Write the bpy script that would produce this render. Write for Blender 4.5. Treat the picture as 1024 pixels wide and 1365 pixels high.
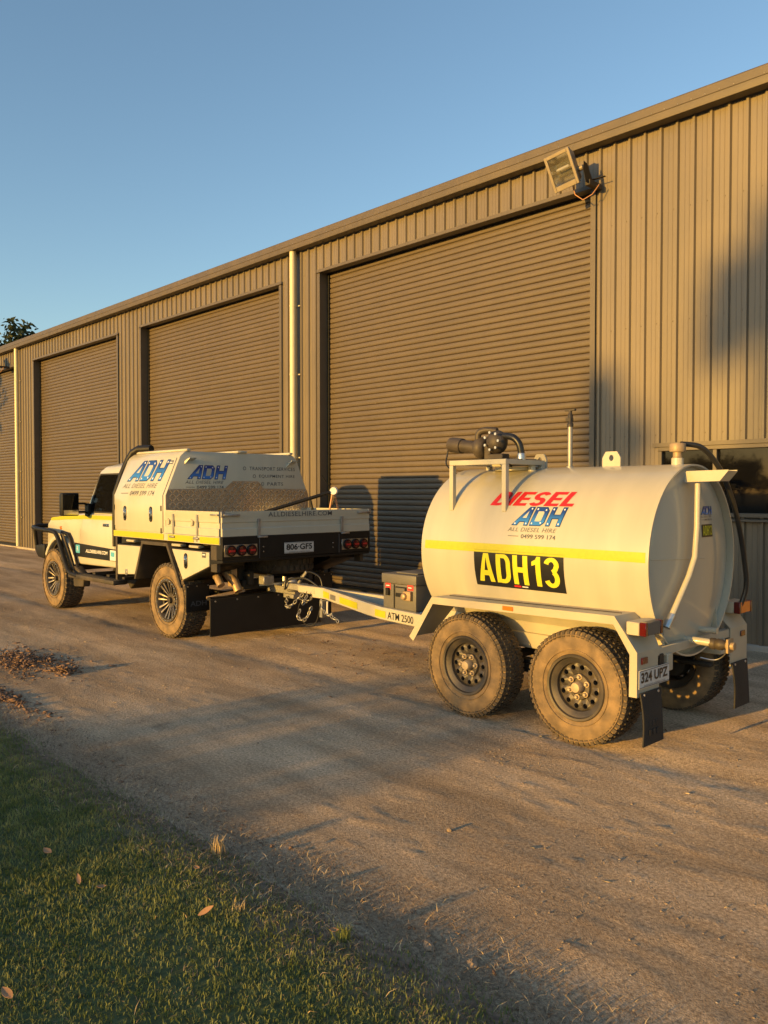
import bpy, bmesh, math, random
import numpy as np
from mathutils import Vector, Matrix
R = math.radians
random.seed(7)
rng = np.random.default_rng(11)
scene = bpy.context.scene
for o in list(bpy.data.objects):
    bpy.data.objects.remove(o)

# ------------------------------------------------------------------ camera
CAM_H = 1.63
cam_d = bpy.data.cameras.new('camera')
cam = bpy.data.objects.new('camera', cam_d)
scene.collection.objects.link(cam)
cam_d.sensor_fit = 'HORIZONTAL'
cam_d.sensor_width = 36.0
cam_d.lens = 36.0 * 1089.0 / 1024.0
cam_d.clip_end = 3000
cam_d.clip_start = 0.05
_a = math.atan2(1034, 1089)
fwd = Vector((-math.cos(_a), math.sin(_a), -math.tan(math.atan2(27.5, 1089)))).normalized()
cam.location = (0, 0, CAM_H)
cam.rotation_euler = fwd.to_track_quat('-Z', 'Y').to_euler()
scene.camera = cam

# ------------------------------------------------------------------ sky and sun
SUN_EL, SUN_AZ = 5.8, 5.5          # degrees; light travels towards +Y, a little towards +X
world = bpy.data.worlds.new('World')
scene.world = world
world.use_nodes = True
wn = world.node_tree.nodes
sky = wn.new('ShaderNodeTexSky')
sky.sky_type = 'NISHITA'
sky.sun_disc = False
sky.sun_elevation = R(SUN_EL)
sky.sun_rotation = R(180 + SUN_AZ)
sky.air_density = 1.0
sky.dust_density = 0.6
sky.ozone_density = 1.9
bg = wn['Background']
bg.inputs['Strength'].default_value = 0.112
world.node_tree.links.new(sky.outputs[0], bg.inputs['Color'])
sun_d = bpy.data.lights.new('sun', 'SUN')
sun_d.energy = 2.6
sun_d.angle = R(0.55)
sun_d.color = (1.0, 0.55, 0.10)
sun = bpy.data.objects.new('sun', sun_d)
scene.collection.objects.link(sun)
sun_dir = Vector((math.sin(R(SUN_AZ)) * math.cos(R(SUN_EL)), math.cos(R(SUN_AZ)) * math.cos(R(SUN_EL)), -math.sin(R(SUN_EL))))
sun.rotation_euler = sun_dir.to_track_quat('-Z', 'Y').to_euler()
sun.location = (0, -20, 10)
vs = scene.view_settings
vs.view_transform = 'Standard'
vs.look = 'None'
vs.gamma = 1.0
vs.exposure = 1.5
vs.use_curve_mapping = False
scene.render.resolution_x, scene.render.resolution_y = 768, 1024

# ------------------------------------------------------------------ materials
MATS = {}
def mat(name, col, rough=0.5, metal=0.0, var=0.08, scale=6.0, bump=0.0, bscale=80.0, dust=0.0, dustcol=(0.30, 0.22, 0.14),
        dscale=3.0, coat=0.0, objvar=0.0, wpos=False, stretch=None, spec=0.5, emit=None, detail=6.0):
    m = bpy.data.materials.new(name)
    m.use_nodes = True
    nt = m.node_tree; N = nt.nodes; L = nt.links
    b = N['Principled BSDF']
    b.inputs['Roughness'].default_value = rough
    b.inputs['Metallic'].default_value = metal
    b.inputs['Specular IOR Level'].default_value = spec
    if coat:
        b.inputs['Coat Weight'].default_value = coat
        b.inputs['Coat Roughness'].default_value = 0.06
    tc = N.new('ShaderNodeTexCoord')
    mp = N.new('ShaderNodeMapping')
    if wpos:
        geo_ = N.new('ShaderNodeNewGeometry'); src_ = geo_.outputs['Position']
    else: src_ = tc.outputs['Object']
    L.new(src_, mp.inputs['Vector'])
    if stretch: mp.inputs['Scale'].default_value = stretch
    nz = N.new('ShaderNodeTexNoise')
    nz.inputs['Scale'].default_value = scale
    nz.inputs['Detail'].default_value = detail
    L.new(mp.outputs[0], nz.inputs['Vector'])
    mx = N.new('ShaderNodeMix'); mx.data_type = 'RGBA'
    c0 = tuple(max(0, c * (1 - var)) for c in col); c1 = tuple(min(1, c * (1 + var)) for c in col)
    mx.inputs['A'].default_value = (*c0, 1); mx.inputs['B'].default_value = (*c1, 1)
    rmp = N.new('ShaderNodeMapRange')
    rmp.inputs['From Min'].default_value = 0.3; rmp.inputs['From Max'].default_value = 0.7
    L.new(nz.outputs['Fac'], rmp.inputs['Value'])
    L.new(rmp.outputs[0], mx.inputs['Factor'])
    out = mx.outputs['Result']
    if dust:
        dz = N.new('ShaderNodeTexNoise'); dz.inputs['Scale'].default_value = dscale; dz.inputs['Detail'].default_value = 8
        L.new(src_, dz.inputs['Vector'])
        dr = N.new('ShaderNodeMapRange'); dr.inputs['From Min'].default_value = 0.35; dr.inputs['From Max'].default_value = 0.7
        dr.inputs['To Max'].default_value = dust; dr.inputs['To Min'].default_value = dust * 0.25
        L.new(dz.outputs['Fac'], dr.inputs['Value'])
        m2 = N.new('ShaderNodeMix'); m2.data_type = 'RGBA'
        L.new(dr.outputs[0], m2.inputs['Factor']); L.new(out, m2.inputs['A']); m2.inputs['B'].default_value = (*dustcol, 1)
        out = m2.outputs['Result']
        rr = N.new('ShaderNodeMapRange'); rr.inputs['To Min'].default_value = rough; rr.inputs['To Max'].default_value = min(1, rough + 0.5)
        L.new(dr.outputs[0], rr.inputs['Value']); L.new(rr.outputs[0], b.inputs['Roughness'])
    if objvar:
        oi = N.new('ShaderNodeObjectInfo'); orr = N.new('ShaderNodeMapRange'); orr.inputs['To Min'].default_value = 1 - objvar; orr.inputs['To Max'].default_value = 1 + objvar
        L.new(oi.outputs['Random'], orr.inputs['Value']); m3 = N.new('ShaderNodeVectorMath'); m3.operation = 'SCALE'
        L.new(out, m3.inputs[0]); L.new(orr.outputs[0], m3.inputs['Scale']); out = m3.outputs[0]
    L.new(out, b.inputs['Base Color'])
    if bump:
        bz = N.new('ShaderNodeTexNoise'); bz.inputs['Scale'].default_value = bscale; bz.inputs['Detail'].default_value = 5
        L.new(tc.outputs['Object'], bz.inputs['Vector'])
        bp = N.new('ShaderNodeBump'); bp.inputs['Strength'].default_value = bump; bp.inputs['Distance'].default_value = 0.02
        L.new(bz.outputs['Fac'], bp.inputs['Height']); L.new(bp.outputs[0], b.inputs['Normal'])
    if emit:
        b.inputs['Emission Color'].default_value = (*emit[0], 1); b.inputs['Emission Strength'].default_value = emit[1]
    MATS[name] = m
    return m
M = MATS
mat('cladding', (0.146, 0.122, 0.088), 0.34, var=0.10, scale=0.8, dust=0.14, dscale=1.2, stretch=(1, 1, 0.18), objvar=0.06)
mat('door_steel', (0.094, 0.073, 0.050), 0.45, var=0.06, scale=0.9, dust=0.06, dscale=5, stretch=(.7, 1, .35), objvar=0.05, wpos=True)
mat('trim_steel', (0.100, 0.081, 0.058), 0.45, var=0.06)
mat('gutter_steel', (0.080, 0.064, 0.049), 0.48, var=0.07, dust=0.1)
mat('pipe_cream', (0.60, 0.55, 0.37), 0.4, var=0.05)
mat('dark_void', (0.02, 0.018, 0.016), 0.9)
mat('concrete', (0.36, 0.32, 0.27), 0.85, var=0.15, bump=0.3)
mat('white_paint', (0.52, 0.497, 0.40), 0.28, var=0.04, scale=2.0, stretch=(3, 3, .6), dust=0.05, dscale=1.6, coat=0.4, bump=0.03, bscale=4)
mat('white_dusty', (0.46, 0.425, 0.33), 0.42, var=0.05, scale=5, dust=0.30, dscale=4.0)
mat('tank_paint', (0.47, 0.446, 0.36), 0.27, var=0.055, scale=2.2, stretch=(4, 1.5, .45), dust=0.08, dscale=1.1, coat=0.45, bump=0.05, bscale=3.5)
mat('black_paint', (0.008, 0.008, 0.008), 0.5, var=0.2, dust=0.015, spec=0.3)
mat('black_dusty', (0.018, 0.017, 0.016), 0.6, var=0.2, dust=0.22, dscale=5)
mat('rubber', (0.028, 0.026, 0.024), 0.8, var=0.2, bump=0.2)
mat('rubber_flap', (0.008, 0.0075, 0.007), 0.55, var=0.2, dust=0.02)
mat('tyre_dusty', (0.07, 0.058, 0.045), 0.88, var=0.2, scale=14, dust=0.82, dustcol=(0.36, 0.245, 0.125), dscale=9, bump=0.25)
mat('tread_rubber', (0.045, 0.040, 0.034), 0.9, var=0.25, scale=14, dust=0.55, dustcol=(0.17, 0.125, 0.08), dscale=9)
mat('rim_black', (0.035, 0.036, 0.038), 0.4, metal=0.2, var=0.2, dust=0.28, dscale=7)
mat('rim_machined', (0.20, 0.19, 0.18), 0.34, metal=0.7, var=0.08, dust=0.3, dscale=12)
mat('nut_tan', (0.42, 0.33, 0.22), 0.55, metal=0.2, var=0.2)
mat('steel', (0.55, 0.54, 0.52), 0.35, metal=0.9, var=0.1)
mat('galvanised', (0.36, 0.35, 0.33), 0.5, metal=0.7, var=0.15, scale=30)
mat('chrome', (0.75, 0.75, 0.75), 0.12, metal=1.0, var=0.03)
mat('alu_plate', (0.50, 0.46, 0.40), 0.27, metal=0.85, var=0.12, dust=0.25, dscale=5)
mat('tread_glint', (0.72, 0.66, 0.56), 0.22, metal=0.85, var=0.1)  # brighter copy of the plate metal, paints the glint of the raised bars
mat('axle_black', (0.014, 0.013, 0.012), 0.7, var=0.3, dust=0.10)
mat('exhaust', (0.42, 0.30, 0.18), 0.5, metal=0.4, var=0.2, scale=20)
mat('tape_yellow', (0.46, 0.445, 0.02), 0.35, var=0.05, scale=40)
mat('decal_black', (0.012, 0.012, 0.013), 0.35)
mat('decal_grey', (0.10, 0.10, 0.105), 0.4)
mat('decal_silver', (0.15, 0.15, 0.15), 0.4)
mat('decal_red', (0.52, 0.02, 0.02), 0.35)
mat('decal_yellow', (0.58, 0.56, 0.03), 0.35)
mat('decal_navy', (0.012, 0.035, 0.12), 0.35)
mat('decal_white', (0.75, 0.75, 0.75), 0.35)
mat('decal_cyan', (0.10, 0.42, 0.62), 0.35)
mat('plate_white', (0.62, 0.62, 0.60), 0.4, dust=0.2)
mat('lens_red', (0.09, 0.006, 0.005), 0.15, coat=0.5)
mat('lens_clear', (0.55, 0.53, 0.50), 0.15, coat=0.5)
mat('lens_orange', (0.70, 0.16, 0.02), 0.2, coat=0.4)
mat('box_grey', (0.105, 0.105, 0.10), 0.5, var=0.08, dust=0.1)
mat('sticker_red', (0.6, 0.05, 0.04), 0.4)
mat('hose_black', (0.02, 0.02, 0.02), 0.35)
mat('pump_black', (0.035, 0.032, 0.03), 0.5, metal=0.2, var=0.3, dust=0.2)
mat('brass', (0.34, 0.25, 0.15), 0.5, metal=0.15, var=0.15)
mat('copper_wire', (0.5, 0.25, 0.13), 0.5, metal=0.3)
mat('lamp_reflector', (0.80, 0.76, 0.66), 0.22, metal=0.9)
mat('lamp_body', (0.32, 0.27, 0.20), 0.45, metal=0.3, var=0.1)
mat('blue_band', (0.25, 0.42, 0.62), 0.4)
mat('bark_chip', (0.20, 0.12, 0.075), 0.9, var=0.5, scale=20)
mat('clod', (0.32, 0.235, 0.155), 0.95, var=0.45, scale=4)
mat('stone', (0.38, 0.32, 0.25), 0.9, var=0.4, scale=5)
mat('straw', (0.46, 0.35, 0.20), 0.85, var=0.5, scale=9)
mat('thatch', (0.22, 0.16, 0.11), 0.9, var=0.5, scale=9)
mat('leaf_dry', (0.36, 0.20, 0.10), 0.7, var=0.4, scale=8)
mat('bark', (0.10, 0.08, 0.06), 0.9, var=0.3, scale=12, bump=0.4, bscale=30)

def glass_mat(name, tint, rough=0.03):
    m = bpy.data.materials.new(name); m.use_nodes = True
    nt = m.node_tree; N = nt.nodes; L = nt.links
    b = N['Principled BSDF']
    b.inputs['Base Color'].default_value = (*tint, 1); b.inputs['Roughness'].default_value = rough
    b.inputs['IOR'].default_value = 1.5; b.inputs['Specular IOR Level'].default_value = 0.35
    out = N['Material Output']
    tr = N.new('ShaderNodeBsdfTransparent'); tr.inputs[0].default_value = (0.25, 0.25, 0.24, 1)
    ms = N.new('ShaderNodeMixShader'); ms.inputs[0].default_value = 0.75
    L.new(tr.outputs[0], ms.inputs[1]); L.new(b.outputs[0], ms.inputs[2]); L.new(ms.outputs[0], out.inputs['Surface'])
    MATS[name] = m
glass_mat('glass_dark', (0.008, 0.008, 0.009))
def clear_glass(name):
    m = bpy.data.materials.new(name); m.use_nodes = True
    nt = m.node_tree; N = nt.nodes; L = nt.links
    b = N['Principled BSDF']
    b.inputs['Base Color'].default_value = (0.02, 0.02, 0.02, 1); b.inputs['Roughness'].default_value = 0.04
    tr = N.new('ShaderNodeBsdfTransparent'); ms = N.new('ShaderNodeMixShader'); ms.inputs[0].default_value = 0.22
    L.new(tr.outputs[0], ms.inputs[1]); L.new(b.outputs[0], ms.inputs[2]); L.new(ms.outputs[0], N['Material Output'].inputs['Surface'])
    MATS[name] = m
clear_glass('lamp_glass')

def leaf_mat(name, c0, c1, trans=0.35, scale=25):
    m = bpy.data.materials.new(name); m.use_nodes = True
    nt = m.node_tree; N = nt.nodes; L = nt.links
    b = N['Principled BSDF']; b.inputs['Roughness'].default_value = 0.6; b.inputs['Specular IOR Level'].default_value = 0.25
    tc = N.new('ShaderNodeTexCoord'); nz = N.new('ShaderNodeTexNoise'); nz.inputs['Scale'].default_value = scale; nz.inputs['Detail'].default_value = 4
    L.new(tc.outputs['Object'], nz.inputs['Vector'])
    r = N.new('ShaderNodeValToRGB'); r.color_ramp.elements[0].position = 0.35; r.color_ramp.elements[1].position = 0.68
    r.color_ramp.elements[0].color = (*c0, 1); r.color_ramp.elements[1].color = (*c1, 1)
    L.new(nz.outputs['Fac'], r.inputs['Fac']); L.new(r.outputs[0], b.inputs['Base Color'])
    t = N.new('ShaderNodeBsdfTranslucent'); L.new(r.outputs[0], t.inputs['Color'])
    ms = N.new('ShaderNodeMixShader'); ms.inputs[0].default_value = trans
    L.new(b.outputs[0], ms.inputs[1]); L.new(t.outputs[0], ms.inputs[2]); L.new(ms.outputs[0], N['Material Output'].inputs['Surface'])
    MATS[name] = m
leaf_mat('grass_green', (0.125, 0.165, 0.048), (0.31, 0.33, 0.125), 0.35, 9)
leaf_mat('leaf_dark', (0.018, 0.028, 0.010), (0.045, 0.060, 0.022), 0.25, 1.5)
leaf_mat('leaf_mid', (0.030, 0.045, 0.015), (0.075, 0.090, 0.035), 0.3, 1.5)

def ground_mat():
    m = bpy.data.materials.new('dirt'); m.use_nodes = True
    nt = m.node_tree; N = nt.nodes; L = nt.links
    b = N['Principled BSDF']; b.inputs['Roughness'].default_value = 0.93; b.inputs['Specular IOR Level'].default_value = 0.2; b.inputs['Diffuse Roughness'].default_value = 1.0
    tc = N.new('ShaderNodeTexCoord')
    def noise(sc, det=8, rough=0.6, stretch=None):
        n = N.new('ShaderNodeTexNoise'); n.inputs['Scale'].default_value = sc; n.inputs['Detail'].default_value = det; n.inputs['Roughness'].default_value = rough
        if stretch:
            mp = N.new('ShaderNodeMapping'); mp.inputs['Scale'].default_value = stretch; L.new(tc.outputs['Object'], mp.inputs['Vector']); L.new(mp.outputs[0], n.inputs['Vector'])
        else: L.new(tc.outputs['Object'], n.inputs['Vector'])
        return n
    def ramp(src, p0, c0, p1, c1):
        r = N.new('ShaderNodeValToRGB'); e = r.color_ramp.elements
        e[0].position = p0; e[0].color = (*c0, 1); e[1].position = p1; e[1].color = (*c1, 1)
        L.new(src, r.inputs['Fac']); return r.outputs[0]
    big = ramp(noise(0.55).outputs['Fac'], 0.35, (0.49, 0.36, 0.235), 0.65, (0.67, 0.52, 0.36))
    streak = noise(2.2, 8, 0.65, (0.22, 1.0, 1.0))          # along the drive
    mid = ramp(streak.outputs['Fac'], 0.32, (0.60, 0.58, 0.55), 0.68, (1.18, 1.18, 1.18))
    fine = ramp(noise(60, 6, 0.7).outputs['Fac'], 0.34, (0.50, 0.47, 0.44), 0.66, (1.28, 1.28, 1.27))
    vor = N.new('ShaderNodeTexVoronoi'); vor.inputs['Scale'].default_value = 55; L.new(tc.outputs['Object'], vor.inputs['Vector'])
    peb = N.new('ShaderNodeMapRange'); peb.inputs['From Min'].default_value = 0.10; peb.inputs['From Max'].default_value = 0.16; peb.inputs['To Min'].default_value = 0.55; peb.inputs['To Max'].default_value = 0.0
    L.new(vor.outputs['Distance'], peb.inputs['Value'])
    sel = N.new('ShaderNodeMath'); sel.operation = 'MULTIPLY'
    selr = N.new('ShaderNodeMapRange'); selr.inputs['From Min'].default_value = 0.55; selr.inputs['From Max'].default_value = 0.75
    L.new(noise(7).outputs['Fac'], selr.inputs['Value'])
    L.new(peb.outputs[0], sel.inputs[0]); L.new(selr.outputs[0], sel.inputs[1])
    def mul(a, c):
        x = N.new('ShaderNodeMix'); x.data_type = 'RGBA'; x.blend_type = 'MULTIPLY'; x.inputs['Factor'].default_value = 1
        L.new(a, x.inputs['A']); L.new(c, x.inputs['B']); return x.outputs['Result']
    c = mul(mul(big, mid), fine)
    st = N.new('ShaderNodeMix'); st.data_type = 'RGBA'; L.new(sel.outputs[0], st.inputs['Factor']); L.new(c, st.inputs['A']); st.inputs['B'].default_value = (0.40, 0.33, 0.25, 1)
    # damp dark patches
    dk = N.new('ShaderNodeMapRange'); dk.inputs['From Min'].default_value = 0.66; dk.inputs['From Max'].default_value = 0.76; dk.inputs['To Max'].default_value = 0.55
    L.new(noise(1.6, 9, 0.6).outputs['Fac'], dk.inputs['Value'])
    d2 = N.new('ShaderNodeMix'); d2.data_type = 'RGBA'; L.new(dk.outputs[0], d2.inputs['Factor']); L.new(st.outputs['Result'], d2.inputs['A']); d2.inputs['B'].default_value = (0.085, 0.060, 0.042, 1)
    L.new(d2.outputs['Result'], b.inputs['Base Color'])
    b0 = N.new('ShaderNodeBump'); b0.inputs['Strength'].default_value = 0.35; b0.inputs['Distance'].default_value = 0.012
    L.new(noise(28, 6, 0.65).outputs['Fac'], b0.inputs['Height'])
    bp = N.new('ShaderNodeBump'); bp.inputs['Strength'].default_value = 1.0; bp.inputs['Distance'].default_value = 0.012
    L.new(b0.outputs[0], bp.inputs['Normal'])
    L.new(noise(130, 4, 0.6).outputs['Fac'], bp.inputs['Height'])
    L.new(bp.outputs[0], b.inputs['Normal'])
    MATS['dirt'] = m
ground_mat()
def checker_mat_blue():
    # blue logo face: lighter at the foot of the letters, deeper at the top
    m = bpy.data.materials.new('decal_blue'); m.use_nodes = True
    nt = m.node_tree; N = nt.nodes; L = nt.links; b = N['Principled BSDF']; b.inputs['Roughness'].default_value = 0.35
    at = N.new('ShaderNodeAttribute'); at.attribute_name = 'fade'
    r = N.new('ShaderNodeValToRGB'); e = r.color_ramp.elements
    e[0].color = (0.035, 0.20, 0.62, 1); e[0].position = 0.2; e[1].color = (0.016, 0.055, 0.27, 1); e[1].position = 0.75
    L.new(at.outputs['Fac'], r.inputs['Fac']); L.new(r.outputs[0], b.inputs['Base Color'])
    MATS['decal_blue'] = m
checker_mat_blue()

# ------------------------------------------------------------------ mesh helpers
COL = scene.collection
ORG = {}
def reg(o, parent, org):
    COL.objects.link(o)
    if parent is not None: o.parent = parent
    ORG[o.name] = Vector(org)
def thing(name, loc, label=None, cat=None, group=None):
    o = bpy.data.objects.new(name, None); o.empty_display_size = 0.2
    COL.objects.link(o); o.location = loc; ORG[o.name] = Vector(loc)
    tag(o, label, cat, group); return o
def tag(o, label=None, cat=None, group=None, kind=None):
    if label: o['label'] = label
    if cat: o['category'] = cat
    if group: o['group'] = group
    if kind: o['kind'] = kind
    return o
class MB:
    def __init__(s): s.v = []; s.f = []
    def add(s, v, f):
        n = len(s.v); s.v += [tuple(p) for p in v]; s.f += [tuple(i + n for i in q) for q in f]; return s
    def box(s, x0, x1, y0, y1, z0, z1):
        v = [(x, y, z) for x in (x0, x1) for y in (y0, y1) for z in (z0, z1)]
        return s.add(v, [(0, 1, 3, 2), (4, 6, 7, 5), (0, 4, 5, 1), (2, 3, 7, 6), (0, 2, 6, 4), (1, 5, 7, 3)])
    def obox(s, c, size, rot=None):
        m = rot or Matrix.Identity(3); c = Vector(c); n = len(s.v)
        hx, hy, hz = (q / 2 for q in size)
        v = [c + m @ Vector((x, y, z)) for x in (-hx, hx) for y in (-hy, hy) for z in (-hz, hz)]
        return s.add(v, [(0, 1, 3, 2), (4, 6, 7, 5), (0, 4, 5, 1), (2, 3, 7, 6), (0, 2, 6, 4), (1, 5, 7, 3)])
    def prism(s, poly, ax, a0, a1):
        n = len(poly)
        def P(p, a): return {'x': (a, p[0], p[1]), 'y': (p[0], a, p[1]), 'z': (p[0], p[1], a)}[ax]
        v = [P(p, a0) for p in poly] + [P(p, a1) for p in poly]
        f = [tuple(range(n)), tuple(range(2 * n - 1, n - 1, -1))] + [(i, (i + 1) % n, n + (i + 1) % n, n + i) for i in range(n)]
        return s.add(v, f)
    def loft(s, rings, cap=True, closed=True):
        n = len(rings[0]); v = [p for r in rings for p in r]; f = []
        for k in range(len(rings) - 1):
            for i in range(n if closed else n - 1):
                j = (i + 1) % n; f.append((k * n + i, k * n + j, (k + 1) * n + j, (k + 1) * n + i))
        if cap: f += [tuple(range(n - 1, -1, -1)), tuple(range((len(rings) - 1) * n, len(rings) * n))]
        return s.add(v, f)
    def tube(s, path, r, n=10, cap=True):
        path = [Vector(p) for p in path]; m = len(path)
        rs = r if isinstance(r, (list, tuple)) else [r] * m
        rings = []; up = None
        for i, p in enumerate(path):
            t = (path[min(i + 1, m - 1)] - path[max(i - 1, 0)]).normalized()
            if up is None: up = Vector((0, 0, 1)) if abs(t.z) < 0.9 else Vector((1, 0, 0))
            a = t.cross(up)
            a = a.normalized() if a.length > 1e-6 else t.orthogonal().normalized()
            b = a.cross(t).normalized(); up = b
            rings.append([p + rs[i] * (math.cos(2 * math.pi * k / n) * a + math.sin(2 * math.pi * k / n) * b) for k in range(n)])
        return s.loft(rings, cap)
    def cyl(s, p0, p1, r0, r1=None, n=14): return s.tube([p0, p1], [r0, r0 if r1 is None else r1], n)
    def lathe(s, prof, c=(0, 0, 0), ax='y', n=32, closed=False):
        rings = []
        for r, h in prof:
            ring = []
            for k in range(n):
                a = 2 * math.pi * k / n; u, w = r * math.cos(a), r * math.sin(a)
                p = {'x': (h, u, w), 'y': (u, h, w), 'z': (u, w, h)}[ax]
                ring.append((c[0] + p[0], c[1] + p[1], c[2] + p[2]))
            rings.append(ring)
        if closed: rings.append(rings[0]); return s.loft(rings, cap=False)
        return s.loft(rings, cap=True)
    def beam(s, p0, p1, w, h, up=(0, 0, 1)):
        p0, p1 = Vector(p0), Vector(p1); t = (p1 - p0).normalized(); a = t.cross(Vector(up)).normalized(); b = a.cross(t)
        r = [[p + sx * w / 2 * a + sy * h / 2 * b for sx, sy in ((-1, -1), (1, -1), (1, 1), (-1, 1))] for p in (p0, p1)]
        return s.loft(r)
    def sphere(s, c, r, n=12, sc=(1, 1, 1)):
        prof = [(max(1e-4, math.sin(math.pi * k / (n // 2 + 1))) * r, -math.cos(math.pi * k / (n // 2 + 1)) * r) for k in range(n // 2 + 2)]
        q = MB().lathe(prof, (0, 0, 0), 'z', n)
        return s.add([(c[0] + x * sc[0], c[1] + y * sc[1], c[2] + z * sc[2]) for x, y, z in q.v], q.f)
    def rib(s, path, w, t, nrm): # flat strip along a path
        return s
    def build(s, name, m, parent=None, bevel=0.0, seg=1, smooth=38, org=None, doubles=0.0):
        o = ORG[parent.name] if (org is None and parent is not None) else Vector(org or (0, 0, 0))
        me = bpy.data.meshes.new(name)
        bm = bmesh.new()
        vs_ = [bm.verts.new((p[0] - o.x, p[1] - o.y, p[2] - o.z)) for p in s.v]
        for q in s.f:
            try: bm.faces.new([vs_[i] for i in q])
            except ValueError: pass
        if doubles: bmesh.ops.remove_doubles(bm, verts=bm.verts, dist=doubles)
        bmesh.ops.recalc_face_normals(bm, faces=bm.faces)
        if bevel:
            ed = [e for e in bm.edges if len(e.link_faces) == 2 and e.calc_face_angle(0) > R(28)]
            bmesh.ops.bevel(bm, geom=ed, offset=bevel, segments=seg, affect='EDGES', profile=0.5, clamp_overlap=True)
        if smooth:
            for f in bm.faces: f.smooth = True
            for e in bm.edges:
                if len(e.link_faces) == 2 and e.calc_face_angle(0) > R(smooth): e.smooth = False
        bm.to_mesh(me); bm.free()
        me.materials.append(M[m] if isinstance(m, str) else m)
        ob = bpy.data.objects.new(name, me)
        reg(ob, parent, o)
        return ob
def np_mesh(name, verts, faces, m, parent=None, smooth=False):
    """verts (N,3); faces: list of int arrays (k, n) of equal-sided polygons"""
    me = bpy.data.meshes.new(name)
    me.vertices.add(len(verts)); me.vertices.foreach_set('co', np.asarray(verts, np.float32).ravel())
    loops = np.concatenate([f.ravel() for f in faces]); cnt = np.concatenate([np.full(len(f), f.shape[1]) for f in faces])
    me.loops.add(len(loops)); me.loops.foreach_set('vertex_index', loops.astype(np.int32))
    me.polygons.add(len(cnt)); st = np.concatenate([[0], np.cumsum(cnt)[:-1]])
    me.polygons.foreach_set('loop_start', st.astype(np.int32))
    me.update(calc_edges=True); me.validate()
    if smooth: me.polygons.foreach_set('use_smooth', np.ones(len(cnt), bool))
    me.materials.append(M[m])
    o = bpy.data.objects.new(name, me); reg(o, parent, (0, 0, 0)); return o
def copy_part(o, parent, loc=None):
    c = o.copy(); COL.objects.link(c); c.parent = parent
    if loc is not None: c.location = loc
    ORG[c.name] = ORG[o.name]
    for ch in list(o.children): copy_part(ch, c)
    return c
def wpt(p, org): return tuple(Vector(p) - Vector(org))

# smooth 2-D value noise for relief
def vnoise(x, y, seed=0):
    xi = np.floor(x).astype(np.int64); yi = np.floor(y).astype(np.int64); fx = x - xi; fy = y - yi
    fx = fx * fx * (3 - 2 * fx); fy = fy * fy * (3 - 2 * fy)
    def h(a, b):
        n = (a * 374761393 + b * 668265263 + seed * 974634777) & 0xffffffff
        n = ((n ^ (n >> 13)) * 1274126177) & 0xffffffff
        return ((n ^ (n >> 16)) & 0xffff) / 65535.0
    return (h(xi, yi) * (1 - fx) + h(xi + 1, yi) * fx) * (1 - fy) + (h(xi, yi + 1) * (1 - fx) + h(xi + 1, yi + 1) * fx) * fy
def fbm(x, y, oct=4, seed=0):
    t = 0; a = 1; s = 0
    for k in range(oct): t = t + a * vnoise(x * 2 ** k, y * 2 ** k, seed + k); s += a; a *= 0.5
    return t / s - 0.5

# lettering: the built-in font turned to mesh, cut into strips so that it can follow a curved face
def text_geo(body, height, width=None, shear=0.0, bold=0.0, slices=0, spacing=1.0):
    cu = bpy.data.curves.new('lettering', 'FONT'); cu.body = body; cu.size = 1.0; cu.shear = shear; cu.offset = bold; cu.space_character = spacing
    cu.resolution_u = 4; cu.fill_mode = 'FRONT'
    ob = bpy.data.objects.new('lettering_source', cu); COL.objects.link(ob)
    dg = bpy.context.evaluated_depsgraph_get(); dg.update()
    me = bpy.data.meshes.new_from_object(ob.evaluated_get(dg))
    bpy.data.objects.remove(ob); bpy.data.curves.remove(cu)
    bm = bmesh.new(); bm.from_mesh(me); bpy.data.meshes.remove(me)
    xs = [v.co.x for v in bm.verts]; ys = [v.co.y for v in bm.verts]
    x0, x1, y0, y1 = min(xs), max(xs), min(ys), max(ys)
    ky = height / (y1 - y0); kx = ky if width is None else width / (x1 - x0)
    for v in bm.verts: v.co = Vector(((v.co.x - x0) * kx, (v.co.y - y0) * ky, 0))
    for k in range(1, slices):
        y = height * k / slices
        bmesh.ops.bisect_plane(bm, geom=bm.verts[:] + bm.edges[:] + bm.faces[:], plane_co=(0, y, 0), plane_no=(0, 1, 0))
    bm.verts.index_update()
    V = [tuple(v.co)[:2] for v in bm.verts]; F = [tuple(v.index for v in f.verts) for f in bm.faces]; bm.free()
    return V, F
def poly_geo(polys, slices=0, h=1.0):
    bm = bmesh.new()
    for P in polys: bm.faces.new([bm.verts.new((x, y, 0)) for x, y in P]).normal_update()
    bmesh.ops.triangulate(bm, faces=bm.faces[:])
    for k in range(1, slices):
        bmesh.ops.bisect_plane(bm, geom=bm.verts[:] + bm.edges[:] + bm.faces[:], plane_co=(0, h * k / slices, 0), plane_no=(0, 1, 0))
    bm.verts.index_update()
    V = [tuple(v.co)[:2] for v in bm.verts]; F = [tuple(v.index for v in f.verts) for f in bm.faces]; bm.free()
    return V, F
def decal(name, geo, fn, m, parent, x0=0, y0=0, lift=0.002, fade=None):
    """fn(u, v, lift) -> world point"""
    V, F = geo
    q = MB(); q.add([fn(x0 + x, y0 + y, lift) for x, y in V], F)
    o = q.build(name, m, parent, smooth=0)
    if fade:
        at = o.data.attributes.new('fade', 'FLOAT', 'POINT')
        at.data.foreach_set('value', [y / fade for _, y in V])
    return o
def rect_geo(w, h, slices=1, cols=1):
    V = [(w * i / cols, h * j / slices) for j in range(slices + 1) for i in range(cols + 1)]
    F = [(j * (cols + 1) + i, j * (cols + 1) + i + 1, (j + 1) * (cols + 1) + i + 1, (j + 1) * (cols + 1) + i) for j in range(slices) for i in range(cols)]
    return V, F
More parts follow.
